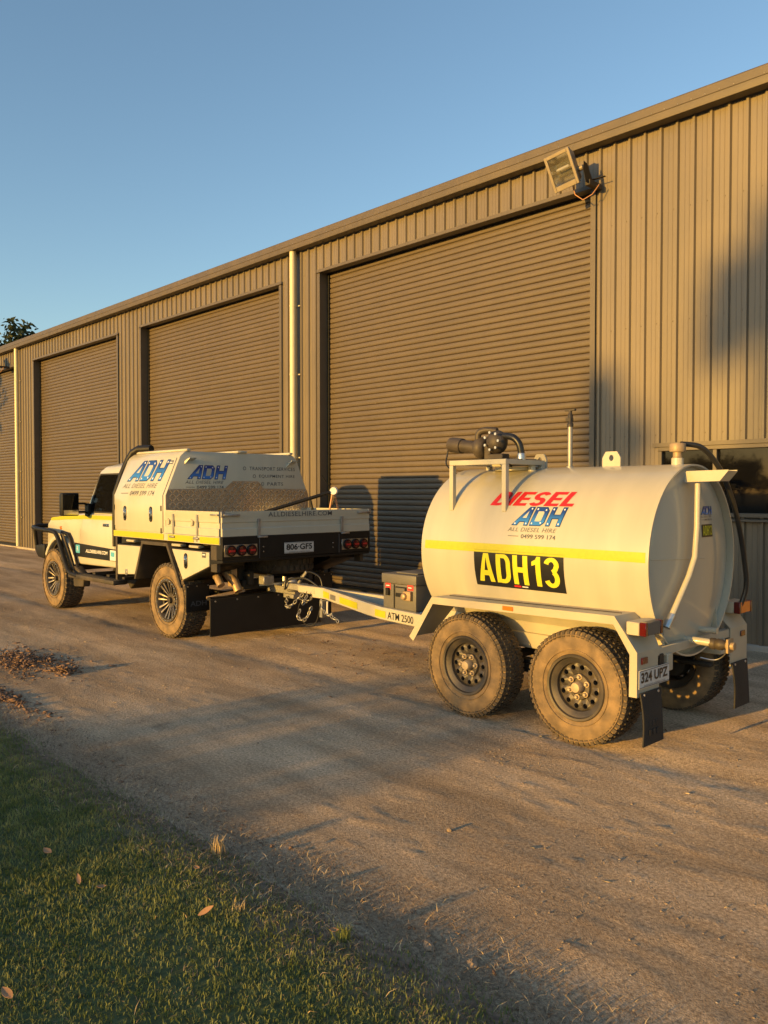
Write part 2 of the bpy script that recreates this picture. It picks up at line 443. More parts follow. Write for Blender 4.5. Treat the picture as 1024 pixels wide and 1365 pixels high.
def disc_geo(pts, r, n=8):
    V = []; F = []
    for x, y in pts:
        k = len(V); V += [(x + r * math.cos(2 * math.pi * i / n), y + r * math.sin(2 * math.pi * i / n)) for i in range(n)]; F.append(tuple(range(k, k + n)))
    return V, F
# the slanted three-letter company logo, 1.0 high and about 3.0 wide
def sh(P, k=0.36): return [(x + k * y, y) for x, y in P]
def grow(P, d):
    n = len(P); out = []
    ar = sum(P[i][0] * P[(i + 1) % n][1] - P[(i + 1) % n][0] * P[i][1] for i in range(n)); sg = 1 if ar > 0 else -1
    for i in range(n):
        a, b, c = Vector(P[i - 1]), Vector(P[i]), Vector(P[(i + 1) % n])
        e1, e2 = (b - a).normalized(), (c - b).normalized()
        n1, n2 = Vector((e1.y, -e1.x)) * sg, Vector((e2.y, -e2.x)) * sg
        m_ = (n1 + n2); m_ = m_ / max(0.35, m_.length_squared / 2) / 1.0
        out.append((b.x + m_.x * d, b.y + m_.y * d))
    return out
LOGO = [
    sh([(-.20, 0), (.10, 0), (.20, .20), (.61, .20), (.61, 0), (.84, 0), (.84, 1), (.54, 1)], .22),
    sh([(1.02, 0), (1.72, 0), (1.92, .18), (1.92, .82), (1.72, 1), (1.02, 1)], .22),
    sh([(2.12, 0), (2.34, 0), (2.34, .41), (2.82, .41), (2.82, 0), (3.04, 0), (3.04, 1), (2.82, 1), (2.82, .59), (2.34, .59), (2.34, 1), (2.12, 1)], .22),
]
LOGO_HOLE = sh([(.33, .40), (.61, .40), (.61, .80)], .22)
LOGO_HOLE2 = sh([(1.26, .22), (1.62, .22), (1.69, .30), (1.69, .70), (1.62, .78), (1.26, .78)], .22)
LOGO_RIVETS = [(-.02, .07), (.75, .08), (.93, .92), (1.15, .10), (1.74, .14), (1.34, .90), (1.92, .86), (2.25, .10), (2.95, .10), (2.43, .90), (3.13, .90)]
def logo(fn, m_par, w, x0, y0, slices=0, words=True, num=True):
    s = w / 3.45
    ps = [[(x * s, y * s) for x, y in P] for P in LOGO]
    decal('logo_outline', poly_geo([[(x * s, y * s) for x, y in grow(P, .04)] for P in LOGO], slices, s), fn, 'decal_navy', m_par, x0, y0, 0.0015)
    lg = decal('logo_letters', poly_geo(ps, slices, s), fn, 'decal_blue', m_par, x0, y0, 0.0027, fade=s)
    decal('logo_gap', poly_geo([[(x * s, y * s) for x, y in H_] for H_ in (LOGO_HOLE, LOGO_HOLE2)], slices // 2, s), fn, 'white_paint', m_par, x0, y0, 0.0038)
    decal('logo_rivets', disc_geo([(x * s, y * s) for x, y in LOGO_RIVETS], .05 * s), fn, 'decal_white', m_par, x0, y0, 0.0042)
    if words: decal('lettering', text_geo('ALL DIESEL HIRE', .24 * s, 3.35 * s, .25, 0.004, max(0, slices // 3), spacing=1.1), fn, 'decal_silver', m_par, x0 - .45 * s, y0 - .38 * s, 0.002)
    if num:
        decal('lettering', text_geo('0499 599 174', .24 * s, 2.35 * s, 0, 0.012, max(0, slices // 3)), fn, 'decal_grey', m_par, x0 + .55 * s, y0 - .76 * s, 0.002)
        decal('logo_rule', rect_geo(.75 * s, .035 * s), fn, 'decal_grey', m_par, x0 - .38 * s, y0 - .66 * s, 0.002)
    return lg

# bold block letters: polygons, plus ribbons for the curved ones (unit height)
def ribbon(path, w):
    P_ = [Vector((p[0], p[1])) for p in path]; L_ = []; R_ = []
    for i, p in enumerate(P_):
        t = (P_[min(i + 1, len(P_) - 1)] - P_[max(i - 1, 0)]).normalized(); n_ = Vector((-t.y, t.x)) * w / 2
        L_.append(tuple(p + n_)); R_.append(tuple(p - n_))
    return [[R_[i], R_[i + 1], L_[i + 1], L_[i]] for i in range(len(P_) - 1)]
def arc(cx, cy, rx, ry, a0, a1, n=8): return [(cx + rx * math.cos(R(a0 + (a1 - a0) * k / n)), cy + ry * math.sin(R(a0 + (a1 - a0) * k / n))) for k in range(n + 1)]
def glyph(c, W, b):
    """list of polygons of the letter, in a cell W wide and 1 high, stroke b"""
    h = b / 2
    if c == 'A': return [[(0, 0), (b * 1.02, 0), (W * .5 - b * .02, .86), (W * .5, 1), (W * .5 - b * .55, 1)], [(W, 0), (W * .5 + b * .55, 1), (W * .5, 1), (W * .5 - b * .02, .86), (W - b * 1.02, 0)], [(b * 1.02 + (W * .5 - b * 1.04) * .24, .22 * .86 / .86), (W - b * 1.02 - (W * .5 - b * 1.0) * .24, .22), (W - b * 1.02 - (W * .5 - b * 1.0) * .44, .40), (b * 1.02 + (W * .5 - b * 1.04) * .44, .40)]]
    if c == 'D': return [[(0, 0), (b, 0), (b, 1), (0, 1)]] + ribbon([(b, h * .85), (W * .52, h * .85)] + arc(W * .52, .32, W * .48 - h, .32 - h * .85, -80, 0) + arc(W * .52, .68, W * .48 - h, .32 - h * .85, 0, 80) + [(W * .52, 1 - h * .85), (b, 1 - h * .85)], b * .92)
    if c == 'H': return [[(0, 0), (b, 0), (b, 1), (0, 1)], [(W - b, 0), (W, 0), (W, 1), (W - b, 1)], [(b, .42), (W - b, .42), (W - b, .60), (b, .60)]]
    if c == '1': return [[(W * .5, 0), (W * .5 + b, 0), (W * .5 + b, 1), (W * .5 + b * .25, 1), (W * .5, .90)], [(W * .5, .90), (W * .15, .82), (W * .15, .68), (W * .5, .73)]]
    if c == 'I': return [[(0, 0), (b, 0), (b, 1), (0, 1)]]
    if c == 'E': return [[(0, 0), (b, 0), (b, 1), (0, 1)], [(b, 0), (W, 0), (W, .19), (b, .19)], [(b, .41), (W * .92, .41), (W * .92, .59), (b, .59)], [(b, .81), (W, .81), (W, 1), (b, 1)]]
    if c == 'L': return [[(0, 0), (b, 0), (b, 1), (0, 1)], [(b, 0), (W, 0), (W, .20), (b, .20)]]
    if c == '3': return ribbon(arc(W * .5, .73, W * .5 - h, .27 - h * .9, 165, 0) + arc(W * .46, .715, W * .5 - h, .20, -20, -75, 5) , b * .95) + ribbon(arc(W * .46, .30, W * .54 - h, .24, 62, 0, 6)[0:] + arc(W * .5, .28, W * .5 - h, .28 - h * .9, -8, -165), b * .95)
    if c == 'S': return ribbon(arc(W * .5, .73, W * .5 - h, .27 - h * .85, 15, 180, 9) + arc(W * .5, .70, W * .5 - h, .20, 195, 250, 4) + arc(W * .5, .30, W * .5 - h, .20, 70, 15, 4) + arc(W * .5, .27, W * .5 - h, .27 - h * .85, 0, -165, 9), b * .9)
    return []
def block_geo(txt, height, width, b=.2, gap=.09, shear=0.0, slices=0, widths=None):
    ws = [(widths or {}).get(c, .56) for c in txt]; tot = sum(ws) + gap * (len(txt) - 1); x = 0; polys = []
    kx = width / (tot + shear)
    for c, w in zip(txt, ws):
        for P_ in glyph(c, w, b): polys.append([((x + px + shear * py) * kx, py * height) for px, py in P_])
        x += w + gap
    return poly_geo(polys, slices, height)

# ================================================================== GROUND
def grid_sheet(name, xs, ys, zf, m, kind='structure'):
    X, Y = np.meshgrid(xs, ys, indexing='ij'); Z = zf(X, Y)
    V = np.stack([X, Y, Z], -1).reshape(-1, 3); nx, ny = len(xs), len(ys)
    i = np.arange(nx - 1)[:, None] * ny + np.arange(ny - 1)[None, :]
    F = np.stack([i, i + ny, i + ny + 1, i + 1], -1).reshape(-1, 4)
    o = np_mesh(name, V, [F], m, smooth=True); tag(o, kind=kind); return o
g = MB(); g.box(-900, 900, -900, 900, -0.5, -0.12)
tag(g.build('ground', 'dirt', smooth=0), kind='structure')
LAWN_Y = 2.12
def edge(X): return LAWN_Y + 0.10 * fbm(X * 1.3, X * 0 + 3.3, 4, 5) + 0.05 * fbm(X * 6, X * 0 + 1.1, 3, 9)
def relief(X, Y):
    z = 0.010 * fbm(X * 0.9, Y * 1.2, 3, 2) + 0.0055 * fbm(X * 3.0, Y * 5.5, 4, 21)
    z = z + 0.0055 * np.maximum(0, fbm(X * 11, Y * 15, 3, 31) - 0.05) * np.clip(1.6 * fbm(X * 0.7, Y * 0.9, 2, 77) + 0.9, 0.25, 1.6) * 2.2
    rut = np.exp(-((Y - 4.6 - .12 * fbm(X * .4, X * 0, 2, 4)) / .16) ** 2) + np.exp(-((Y - 6.2 - .12 * fbm(X * .4, X * 0 + 7, 2, 4)) / .16) ** 2)
    return z - 0.012 * rut + 0.0
def dirt_z(X, Y):
    return relief(X, Y) - 0.05 * np.clip((edge(X) - 0.15 - Y) / 0.3, 0, 1)
xs = np.concatenate([np.linspace(-60, -14, 120), np.arange(-13.97, 0.6, 0.03), np.linspace(0.65, 14, 60)])
ys = np.concatenate([np.arange(1.6, 5.2, 0.022), np.arange(5.2, 8.62, 0.04)])
tag(grid_sheet('dirt_driveway', xs, ys, dirt_z, 'dirt'), kind='structure')
def lawn_z(X, Y):
    d = edge(X) - Y
    return -0.03 + 0.055 * np.clip(d / 0.35, 0, 1) ** 0.7 + 0.02 * fbm(X * 1.2, Y * 1.2, 3, 61) + 0.008 * fbm(X * 7, Y * 7, 2, 62)
xs2 = np.concatenate([np.linspace(-60, -9, 80), np.arange(-8.95, 2.0, 0.05), np.linspace(2.1, 14, 40)])
ys2 = np.concatenate([np.linspace(-60, -1, 80), np.arange(-0.95, 2.32, 0.04)])
def lawn_mat():
    m = bpy.data.materials.new('lawn_soil'); m.use_nodes = True
    nt = m.node_tree; N = nt.nodes; L = nt.links; b = N['Principled BSDF']; b.inputs['Roughness'].default_value = 0.95
    tc = N.new('ShaderNodeTexCoord'); nz = N.new('ShaderNodeTexNoise'); nz.inputs['Scale'].default_value = 30; nz.inputs['Detail'].default_value = 8
    L.new(tc.outputs['Object'], nz.inputs['Vector'])
    g1 = N.new('ShaderNodeValToRGB'); e = g1.color_ramp.elements; e[0].color = (.045, .062, .020, 1); e[1].color = (.10, .12, .042, 1); e[0].position = .35; e[1].position = .65
    g2 = N.new('ShaderNodeValToRGB'); e = g2.color_ramp.elements; e[0].color = (.13, .095, .066, 1); e[1].color = (.29, .215, .145, 1); e[0].position = .35; e[1].position = .65
    L.new(nz.outputs['Fac'], g1.inputs['Fac']); L.new(nz.outputs['Fac'], g2.inputs['Fac'])
    sp = N.new('ShaderNodeSeparateXYZ'); L.new(tc.outputs['Object'], sp.inputs[0])
    mr = N.new('ShaderNodeMapRange'); mr.inputs['From Min'].default_value = 1.62; mr.inputs['From Max'].default_value = 1.92
    n2 = N.new('ShaderNodeTexNoise'); n2.inputs['Scale'].default_value = 5; L.new(tc.outputs['Object'], n2.inputs['Vector'])
    ad = N.new('ShaderNodeMath'); ad.operation = 'MULTIPLY_ADD'; ad.inputs[1].default_value = 0.5; L.new(n2.outputs['Fac'], ad.inputs[0])
    sb = N.new('ShaderNodeMath'); sb.operation = 'SUBTRACT'; L.new(sp.outputs['Y'], sb.inputs[0]); sb.inputs[1].default_value = 0.25
    L.new(sb.outputs[0], ad.inputs[2]); L.new(ad.outputs[0], mr.inputs['Value'])
    mx = N.new('ShaderNodeMix'); mx.data_type = 'RGBA'; L.new(mr.outputs[0], mx.inputs['Factor']); L.new(g1.outputs[0], mx.inputs['A']); L.new(g2.outputs[0], mx.inputs['B'])
    g3 = N.new('ShaderNodeValToRGB'); e = g3.color_ramp.elements; e[0].color = (.24, .17, .11, 1); e[1].color = (.46, .34, .22, 1); e[0].position = .35; e[1].position = .65; L.new(nz.outputs['Fac'], g3.inputs['Fac'])
    m4 = N.new('ShaderNodeMapRange'); m4.inputs['From Min'].default_value = 1.98; m4.inputs['From Max'].default_value = 2.16; L.new(ad.outputs[0], m4.inputs['Value'])
    mz = N.new('ShaderNodeMix'); mz.data_type = 'RGBA'; L.new(m4.outputs[0], mz.inputs['Factor']); L.new(mx.outputs['Result'], mz.inputs['A']); L.new(g3.outputs[0], mz.inputs['B'])
    L.new(mz.outputs['Result'], b.inputs['Base Color']); MATS['lawn_soil'] = m
lawn_mat()
tag(grid_sheet('lawn', xs2, ys2, lawn_z, 'lawn_soil'), kind='structure')

# ---- blades of grass
def blades(name, X, Y, Z, h, w, m, label, cat, lean=0.6, lmin=0.2):
    n = len(X); a = rng.uniform(0, 2 * np.pi, n); la = rng.uniform(0, 2 * np.pi, n)
    ln = h * lean * rng.uniform(lmin, 1.0, n)
    dx, dy = np.cos(a) * w / 2, np.sin(a) * w / 2
    bx, by = np.cos(la) * ln, np.sin(la) * ln
    hz = np.sqrt(np.maximum(1e-6, h * h - ln * ln * 0.8))
    V = np.empty((n, 5, 3), np.float32)
    V[:, 0] = np.stack([X - dx, Y - dy, Z - 0.006], -1); V[:, 1] = np.stack([X + dx, Y + dy, Z - 0.006], -1)
    mx, my, mz = X + bx * 0.35, Y + by * 0.35, Z + hz * 0.62
    V[:, 2] = np.stack([mx + dx * .75, my + dy * .75, mz], -1); V[:, 3] = np.stack([mx - dx * .75, my - dy * .75, mz], -1)
    V[:, 4] = np.stack([X + bx, Y + by, Z + hz], -1)
    i = np.arange(n) * 5
    o = np_mesh(name, V.reshape(-1, 3), [np.stack([i, i + 1, i + 2, i + 3], -1), np.stack([i + 3, i + 2, i + 4], -1)], m)
    tag(o, label, cat, kind='stuff'); return o
def scatter(n, x0, x1, y0, y1, keep):
    X = rng.uniform(x0, x1, n); Y = rng.uniform(y0, y1, n); k = rng.uniform(0, 1, n) < keep(X, Y); return X[k], Y[k]
def lawn_keep(X, Y):
    d = edge(X) - Y + 0.22 * fbm(X * 2.2, Y * 2.2, 3, 91)
    return np.clip((d - 0.05) / 0.34, 0, 1) * np.clip(0.72 + 1.1 * fbm(X * 3, Y * 3, 3, 14), 0.15, 1)
X, Y = scatter(190000, -7.6, -0.6, 0.25, 2.2, lawn_keep)
hh = rng.uniform(0.012, 0.034, len(X)) * (0.85 + 0.5 * fbm(X * 2, Y * 2, 2, 15) * 2 * .5)
blades('grass', X, Y, lawn_z(X, Y), hh, rng.uniform(0.0028, 0.0055, len(X)), 'grass_green', 'short green lawn grass along the dirt drive', 'grass', 1.0)
X, Y = scatter(26000, -16, 4, -3.5, 2.0, lambda X, Y: lawn_keep(X, Y) * (~((X > -7.6) & (X < -0.6) & (Y > 0.25))))
blades('grass', X, Y, lawn_z(X, Y), rng.uniform(0.03, 0.06, len(X)), rng.uniform(0.006, 0.012, len(X)), 'grass_green', 'green lawn grass farther along and behind the photographed corner', 'grass', 0.8)
def straw_keep(X, Y):
    d = edge(X) - Y + 0.22 * fbm(X * 2.2, Y * 2.2, 3, 92)
    return np.clip((d + 0.24) / 0.22, 0, 1) * np.clip((0.55 - d) / 0.2, 0.13, 1)
X, Y = scatter(105000, -9.5, -0.5, 0.4, 2.55, straw_keep)
blades('dry_grass', X, Y, np.maximum(lawn_z(X, Y), dirt_z(X, Y)), rng.uniform(0.012, 0.032, len(X)), rng.uniform(0.0018, 0.004, len(X)), 'thatch', 'dead brown grass thatch along the edge of the lawn', 'dry grass', 1.1, .8)
X, Y = scatter(42000, -9.5, -0.5, 0.5, 2.6, lambda X, Y: straw_keep(X, Y) * np.clip(0.35 + 2.2 * fbm(X * 1.6, Y * 2.6, 3, 33), 0.05, 1))
blades('dry_grass', X, Y, np.maximum(lawn_z(X, Y), dirt_z(X, Y)) + 0.004, rng.uniform(0.02, 0.055, len(X)), rng.uniform(0.0018, 0.004, len(X)), 'straw', 'pale straw stems scattered through the lawn edge', 'straw', 1.11, .88)

# ---- loose clods, grit and chips on the drive (uncountable)
OCT = np.array([(1, 0, 0), (-1, 0, 0), (0, 1, 0), (0, -1, 0), (0, 0, 1), (0, 0, -1)], float)
OCF = np.array([(0, 2, 4), (2, 1, 4), (1, 3, 4), (3, 0, 4), (2, 0, 5), (1, 2, 5), (3, 1, 5), (0, 3, 5)])
def chips(name, X, Y, Z, s, m, label, cat, squash=(1, 1, .6)):
    n = len(X); V = OCT[None] * rng.uniform(0.55, 1.3, (n, 6, 1)) * s[:, None, None] * np.array(squash) + rng.normal(0, .12, (n, 6, 3)) * s[:, None, None]
    a = rng.uniform(0, 6.28, n); c, sn = np.cos(a)[:, None], np.sin(a)[:, None]
    VX = V[..., 0] * c - V[..., 1] * sn; VY = V[..., 0] * sn + V[..., 1] * c
    V = np.stack([VX + X[:, None], VY + Y[:, None], V[..., 2] + Z[:, None]], -1)
    F = (OCF[None] + (np.arange(n) * 6)[:, None, None]).reshape(-1, 3)
    o = np_mesh(name, V.reshape(-1, 3), [F], m); tag(o, label, cat, kind='stuff'); return o
def sizes(n, lo, hi): return lo * (hi / lo) ** (rng.uniform(0, 1, n) ** 2.6)
def clump(X, Y): return np.clip(0.22 + 1.9 * fbm(X * 1.1, Y * 1.6, 4, 44), 0.03, 1)
X, Y = scatter(60000, -13, 0.3, 2.05, 8.45, clump)
chips('gravel', X, Y, dirt_z(X, Y), sizes(len(X), .0018, .0095), 'clod', 'loose brown grit and small clods strewn over the drive', 'gravel')
X, Y = scatter(12000, -13, 0.3, 2.05, 8.45, clump)
chips('gravel', X, Y, dirt_z(X, Y), sizes(len(X), .0018, .0075), 'stone', 'pale stone chips strewn over the drive', 'gravel')
# denser leaf and bark litter by the trailer drawbar and along the lawn edge
def litter_keep(X, Y): return np.exp(-(((X + 5.6) / 1.1) ** 2 + ((Y - 5.55) / .75) ** 2)) + .6 * np.exp(-((Y - edge(X) - .03) / .14) ** 2)
X, Y = scatter(15000, -9.5, -0.5, 1.95, 7.5, litter_keep)
n = len(X)
chips('litter', X, Y, dirt_z(X, Y) + .004, sizes(n, .005, .026), 'bark_chip', 'brown leaf and bark litter on the drive', 'litter', (1, .35, .28))
X, Y = scatter(2600, -12, 0.2, 2.2, 8.3, lambda X, Y: clump(X, Y) * .6)
chips('litter', X, Y, dirt_z(X, Y) + .003, sizes(len(X), .008, .032), 'straw', 'pale dry stalks lying on the drive', 'litter', (1, .13, .10))
# bark heap at the left edge of the drive
def heap(n, cx, cy, rx, ry, hz, name, label, m='bark_chip', s=(.012, .05)):
    a = rng.uniform(0, 6.28, n); r = np.abs(rng.normal(0, .48, n))
    X = cx + rx * r * np.cos(a); Y = cy + ry * r * np.sin(a); Z = hz * np.clip(1 - r, 0, 1) * rng.uniform(0.1, 1, n)
    return chips(name, X, Y, dirt_z(X, Y) + Z, sizes(n, *s), m, label, 'heap', (1, .38, .30))
heap(1500, -8.0, 2.85, 1.05, .50, .035, 'bark_heap', 'low heap of reddish bark and clods at the left edge of the drive')
heap(170, -7.30, 2.95, .22, .16, .06, 'bark_heap', 'small knot of bark chunks on the right end of the heap', s=(.02, .055))
heap(500, -6.7, 2.24, .95, .16, .02, 'bark_heap', 'strip of dry litter where the lawn corner meets the drive')

# ---- single fallen leaves on the lawn
def leaf_obj(x, y, ln, wd, rz, label, curl=.25, tilt=(0.2, 0.1)):
    ln *= .68; wd *= .68; q = MB(); n = 6; top = []; rows = []
    for i in range(n + 1):
        t = i / n; ww = wd * math.sin(math.pi * min(1, t * .95 + .03)) ** .8 / 2; u = (t - .5) * ln; zz = curl * ln * ((t - .5) ** 2) * 2
        rows.append([(u, -ww, zz + ww * .35), (u, 0, zz), (u, ww, zz + ww * .35), (u, ww, zz + ww * .35 - .0012), (u, 0, zz - .0012), (u, -ww, zz + ww * .35 - .0012)])
    q.loft(rows); o = q.build('fallen_leaf', 'leaf_dry', smooth=40)
    o.location = (x, y, float(lawn_z(np.array([x]), np.array([y]))[0]) + .038); o.rotation_euler = (tilt[0], tilt[1], rz)
    tag(o, label, 'leaf', 'dry leaves fallen on the lawn'); return o
leaf_obj(-2.972, 1.747, .045, .026, .4, 'round orange fallen leaf nearest the bare edge of the lawn')
leaf_obj(-3.093, 1.39, .055, .03, 1.2, 'pale tan fallen leaf beside a longer curled leaf on the grass')
leaf_obj(-3.21, 1.35, .12, .026, -.3, 'long curled brown leaf lying flat on the grass', .12)
leaf_obj(-2.638, 1.59, .095, .035, 1.0, 'long pale leaf standing up in the middle of the lawn', .1, (.5, -.5))
leaf_obj(-3.56, 1.36, .085, .04, .2, 'dull brown leaf in the shaded grass at left', .2)
leaf_obj(-2.624, .874, .10, .04, .1, 'tan leaf at the bottom left corner of the lawn', .15)
leaf_obj(-2.22, 1.86, .05, .03, .9, 'small yellow leaf on a tuft beside the dirt edge')

# ---- half buried stones along the edge
def stone_obj(x, y, s, label):
    q = MB(); q.sphere((0, 0, 0), 1, 10)
    r2 = random.Random(int(abs(x) * 1000)); q.v = [(a * s[0] * r2.uniform(.8, 1.15), b * s[1] * r2.uniform(.8, 1.15), c * s[2] * r2.uniform(.75, 1.15)) for a, b, c in q.v]
    o = q.build('edge_stone', 'clod', smooth=25); o.location = (x, y, .004); o.rotation_euler = (0, 0, r2.uniform(0, 3)); tag(o, label, 'stone', 'stones along the lawn edge'); return o
stone_obj(-1.98, 2.10, (.042, .020, .012), 'larger pale buried stone at the bare lawn edge near the bottom')
stone_obj(-1.80, 2.13, (.030, .018, .012), 'smaller tan stone just right of the larger edge stone')
stone_obj(-2.6, 2.9, (.014, .012, .011), 'little brown stone alone on the lit dirt')

# ================================================================== SHED
WY = 8.52; EAVE = 5.72; HEAD = 5.20; XL, XR = -36.0, 3.12
DOORS = [(-10.47, -5.385), (-16.66, -11.58), (-22.86, -17.825), (-29.3, -24.22)]
WIN = (-4.5, -1.5, 1.36, 2.12)
shed = thing('metal_shed', ((XL + XR) / 2, WY, 0), 'long tan ribbed steel shed with brown roller doors behind the vehicles', 'shed')
PROF = [(0, 0), (.046, 0), (.049, .0028), (.055, .0028), (.058, 0), (.098, 0), (.101, .0028), (.107, .0028), (.110, 0), (.134, 0), (.147, .029), (.171, .029), (.184, 0), (.19, 0)]
def sheet(x0, x1, z0, z1):
    # ribbed profile between x0 and x1 (x0 < x1), pattern anchored at XR
    pts = []
    k0 = math.floor((x0 - XR) / .19) - 1; k1 = math.ceil((x1 - XR) / .19) + 1
    allp = [(XR + k * .19 + px, d) for k in range(k0, k1) for px, d in PROF[:-1]]
    def dep(x):
        for (a, da), (b, db) in zip(allp, allp[1:]):
            if a <= x <= b: return da + (db - da) * (x - a) / max(1e-9, b - a)
        return 0
    xs_ = [x0] + [x for x, d in allp if x0 + 1e-4 < x < x1 - 1e-4] + [x1]
    q = MB(); sec = [(x, WY - dep(x)) for x in xs_]; n_ = len(sec)
    V = [(x, y, z0) for x, y in sec] + [(x, y, z1) for x, y in sec] + [(x, y + .0012, z0) for x, y in sec] + [(x, y + .0012, z1) for x, y in sec]
    F = [(i, i + 1, n_ + i + 1, n_ + i) for i in range(n_ - 1)]
    q.add(V[:2 * n_], F)
    q.build('wall_sheet', 'cladding', shed, smooth=0)
cuts = sorted(set([c for d in DOORS for c in d] + [WIN[0], WIN[1]]))
x = XR
while x > XL + .01:
    a = max(XL, x - .76)
    seg = [a] + [c for c in cuts if a + .005 < c < x - .005] + [x]
    for p, q_ in zip(seg, seg[1:]):
        mid = (p + q_) / 2
        if any(d0 < mid < d1 for d0, d1 in DOORS): sheet(p, q_, HEAD, EAVE)
        elif WIN[0] < mid < WIN[1]: sheet(p, q_, WIN[3], EAVE); sheet(p, q_, .02, WIN[2])
        else: sheet(p, q_, .02, EAVE)
    x = a
# screws
q = MB()
for zz in (.35, 1.0, 2.26, 3.5, 4.72):
    k = 0; xx = XR - .03
    while xx > -13:
        if not any(d0 - .05 < xx < d1 + .05 for d0, d1 in DOORS) and not (WIN[0] < xx < WIN[1] and zz < 2.2): q.lathe([(.007, 0), (.006, -.005)], (xx - .045, WY, zz), 'y', 6)
        xx -= .19
so = q.build('screw_row', 'trim_steel', shed); so['kind'] = 'stuff'
# footing
edges = [XL] + [c for d in sorted(DOORS) for c in d] + [XR]
for i in range(0, len(edges), 2): q = MB(); q.box(edges[i], edges[i + 1], WY - .045, WY + .25, -.1, .055); q.build('footing', 'concrete', shed, bevel=.01)
q = MB(); q.box(XL, XR, WY + .05, 20, -.1, .03); q.build('floor_slab', 'concrete', shed, smooth=0)
# far walls and roof
q = MB(); q.box(XL, XR, 19.9, 20, .03, EAVE); q.build('back_wall', 'cladding', shed, smooth=0)
for xx in (XL, XR - .06):
    q = MB(); q.prism([(WY + .02, .03), (19.9, .03), (19.9, EAVE), (14.2, EAVE + .95), (WY + .02, EAVE)], 'x', xx + .005, xx + .05); q.build('end_wall', 'cladding', shed, smooth=0)
q = MB(); q.prism([(WY - .1, EAVE + .09), (14.2, EAVE + 1.02), (20.2, EAVE + .05), (20.2, EAVE + .02), (14.2, EAVE + .98), (WY - .1, EAVE + .06)], 'x', XL - .1, XR + .1); q.build('roof', 'gutter_steel', shed, smooth=0)
# gutter
GY = WY - .18
q = MB(); prof = [(WY - .032, 5.66), (GY, 5.655), (GY - .004, 5.668), (GY - .006, 5.735), (GY - .014, 5.738), (GY - .016, 5.825), (GY - .010, 5.838), (GY + .012, 5.838), (GY + .012, 5.80), (GY + .008, 5.67), (WY - .036, 5.672)]
q.prism(prof, 'x', XL - .1, XR + .1); gut = q.build('gutter', 'gutter_steel', shed, smooth=25)
q = MB(); xx = XR
while xx > -22: q.sphere((xx, GY - .0155, 5.752 + random.uniform(-.003, .003)), .0055, 6); xx -= random.choice((.15, .15, .3))
rv = q.build('rivet', 'steel', gut); rv['kind'] = 'stuff'
# roller doors: every slat its own piece
PITCH = .0825; CY = WY + .165
def slat_mesh(x0, x1, org):
    pr = [(0, .010), (.004, .002), (.009, -.0045), (.022, -.0085), (.041, -.0100), (.060, -.0085), (.0735, -.0045), (.0785, .002), (.0825, .010)]
    q = MB(); V = []; F = []
    for z, d in pr: V += [(x0, CY + d, z), (x1, CY + d, z)]
    n_ = len(pr)
    for z, d in reversed(pr): V += [(x0, CY + d + .012, z), (x1, CY + d + .012, z)]
    for i in range(2 * n_): j = (i + 1) % (2 * n_); F.append((2 * i, 2 * i + 1, 2 * j + 1, 2 * j))
    F += [tuple(2 * i for i in range(2 * n_)), tuple(2 * i + 1 for i in range(2 * n_))]
    return q.add(V, F)
for di, (d0, d1) in enumerate(DOORS):
    # door body: drum, guides and bottom rail; slats hang on it
    q = MB(); q.lathe([(.17, d0 + .05), (.17, d1 - .05)], (0, CY + .34, 5.42), 'x', 18)
    dr = q.build('roller_door', 'door_steel', shed, smooth=40)
    q = MB(); q.box(d0 + .02, d1 - .02, CY - .016, CY + .024, .035, .10); q.build('bottom_rail', 'black_paint', dr, bevel=.004)
    for xx in (d0, d1 - .05):
        q = MB(); q.box(xx + .004, xx + .046, CY - .035, CY - .022, .03, HEAD + .15); q.build('guide', 'black_paint', dr, bevel=.002)
    first = None; k = 0; z = .10
    while z < HEAD + .12:
        if first is None: first = slat_mesh(d0 + .03, d1 - .03, 0).build('slat', 'door_steel', dr, smooth=30); first.location = (0, 0, z)
        else:
            c = first.copy(); COL.objects.link(c); c.location = (0, random.uniform(-.0012, .0012), z)
        z += PITCH
    # flashings round the opening
    for xx, sgn in ((d0, 1), (d1, -1)):
        q = MB(); q.prism([(xx - sgn * .065, WY - .0335), (xx + sgn * .004, WY - .0335), (xx + sgn * .004, CY - .02), (xx, CY - .02), (xx, WY - .031), (xx - sgn * .065, WY - .031)], 'z', .03, HEAD + .02)
        q.build('door_jamb', 'trim_steel', shed, smooth=0)
    q = MB(); q.prism([(WY - .036, HEAD + .055), (WY - .036, HEAD + .012), (WY - .055, HEAD - .002), (WY + .075, HEAD - .002), (WY + .075, HEAD + .003), (WY - .050, HEAD + .003), (WY - .0335, HEAD + .012), (WY - .0335, HEAD + .055)], 'x', d0 - .07, d1 + .07)
    q.build('door_head', 'trim_steel', shed, smooth=0)
    q = MB(); q.box(d0, d1, WY + .09, WY + .10, HEAD + .0, HEAD + .5); q.build('dark_gap_sheet', 'dark_void', shed, smooth=0)  # near-black sheet paints the darkness of the open gap above the curtain
# down pipes
for xx in (-11.09, -23.94):
    q = MB(); q.cyl((xx, WY - .105, .08), (xx, WY - .105, 5.66), .056, n=20)
    dp = q.build('downpipe', 'pipe_cream', shed)
    for zz in (.9, 2.2, 3.6, 4.75):
        q = MB(); q.lathe([(.060, -.012), (.062, 0), (.060, .012)], (xx, WY - .105, zz), 'z', 20); q.box(xx - .012, xx + .105, WY - .045, WY - .032, zz - .010, zz + .010); q.build('pipe_clip', 'pipe_cream', dp)
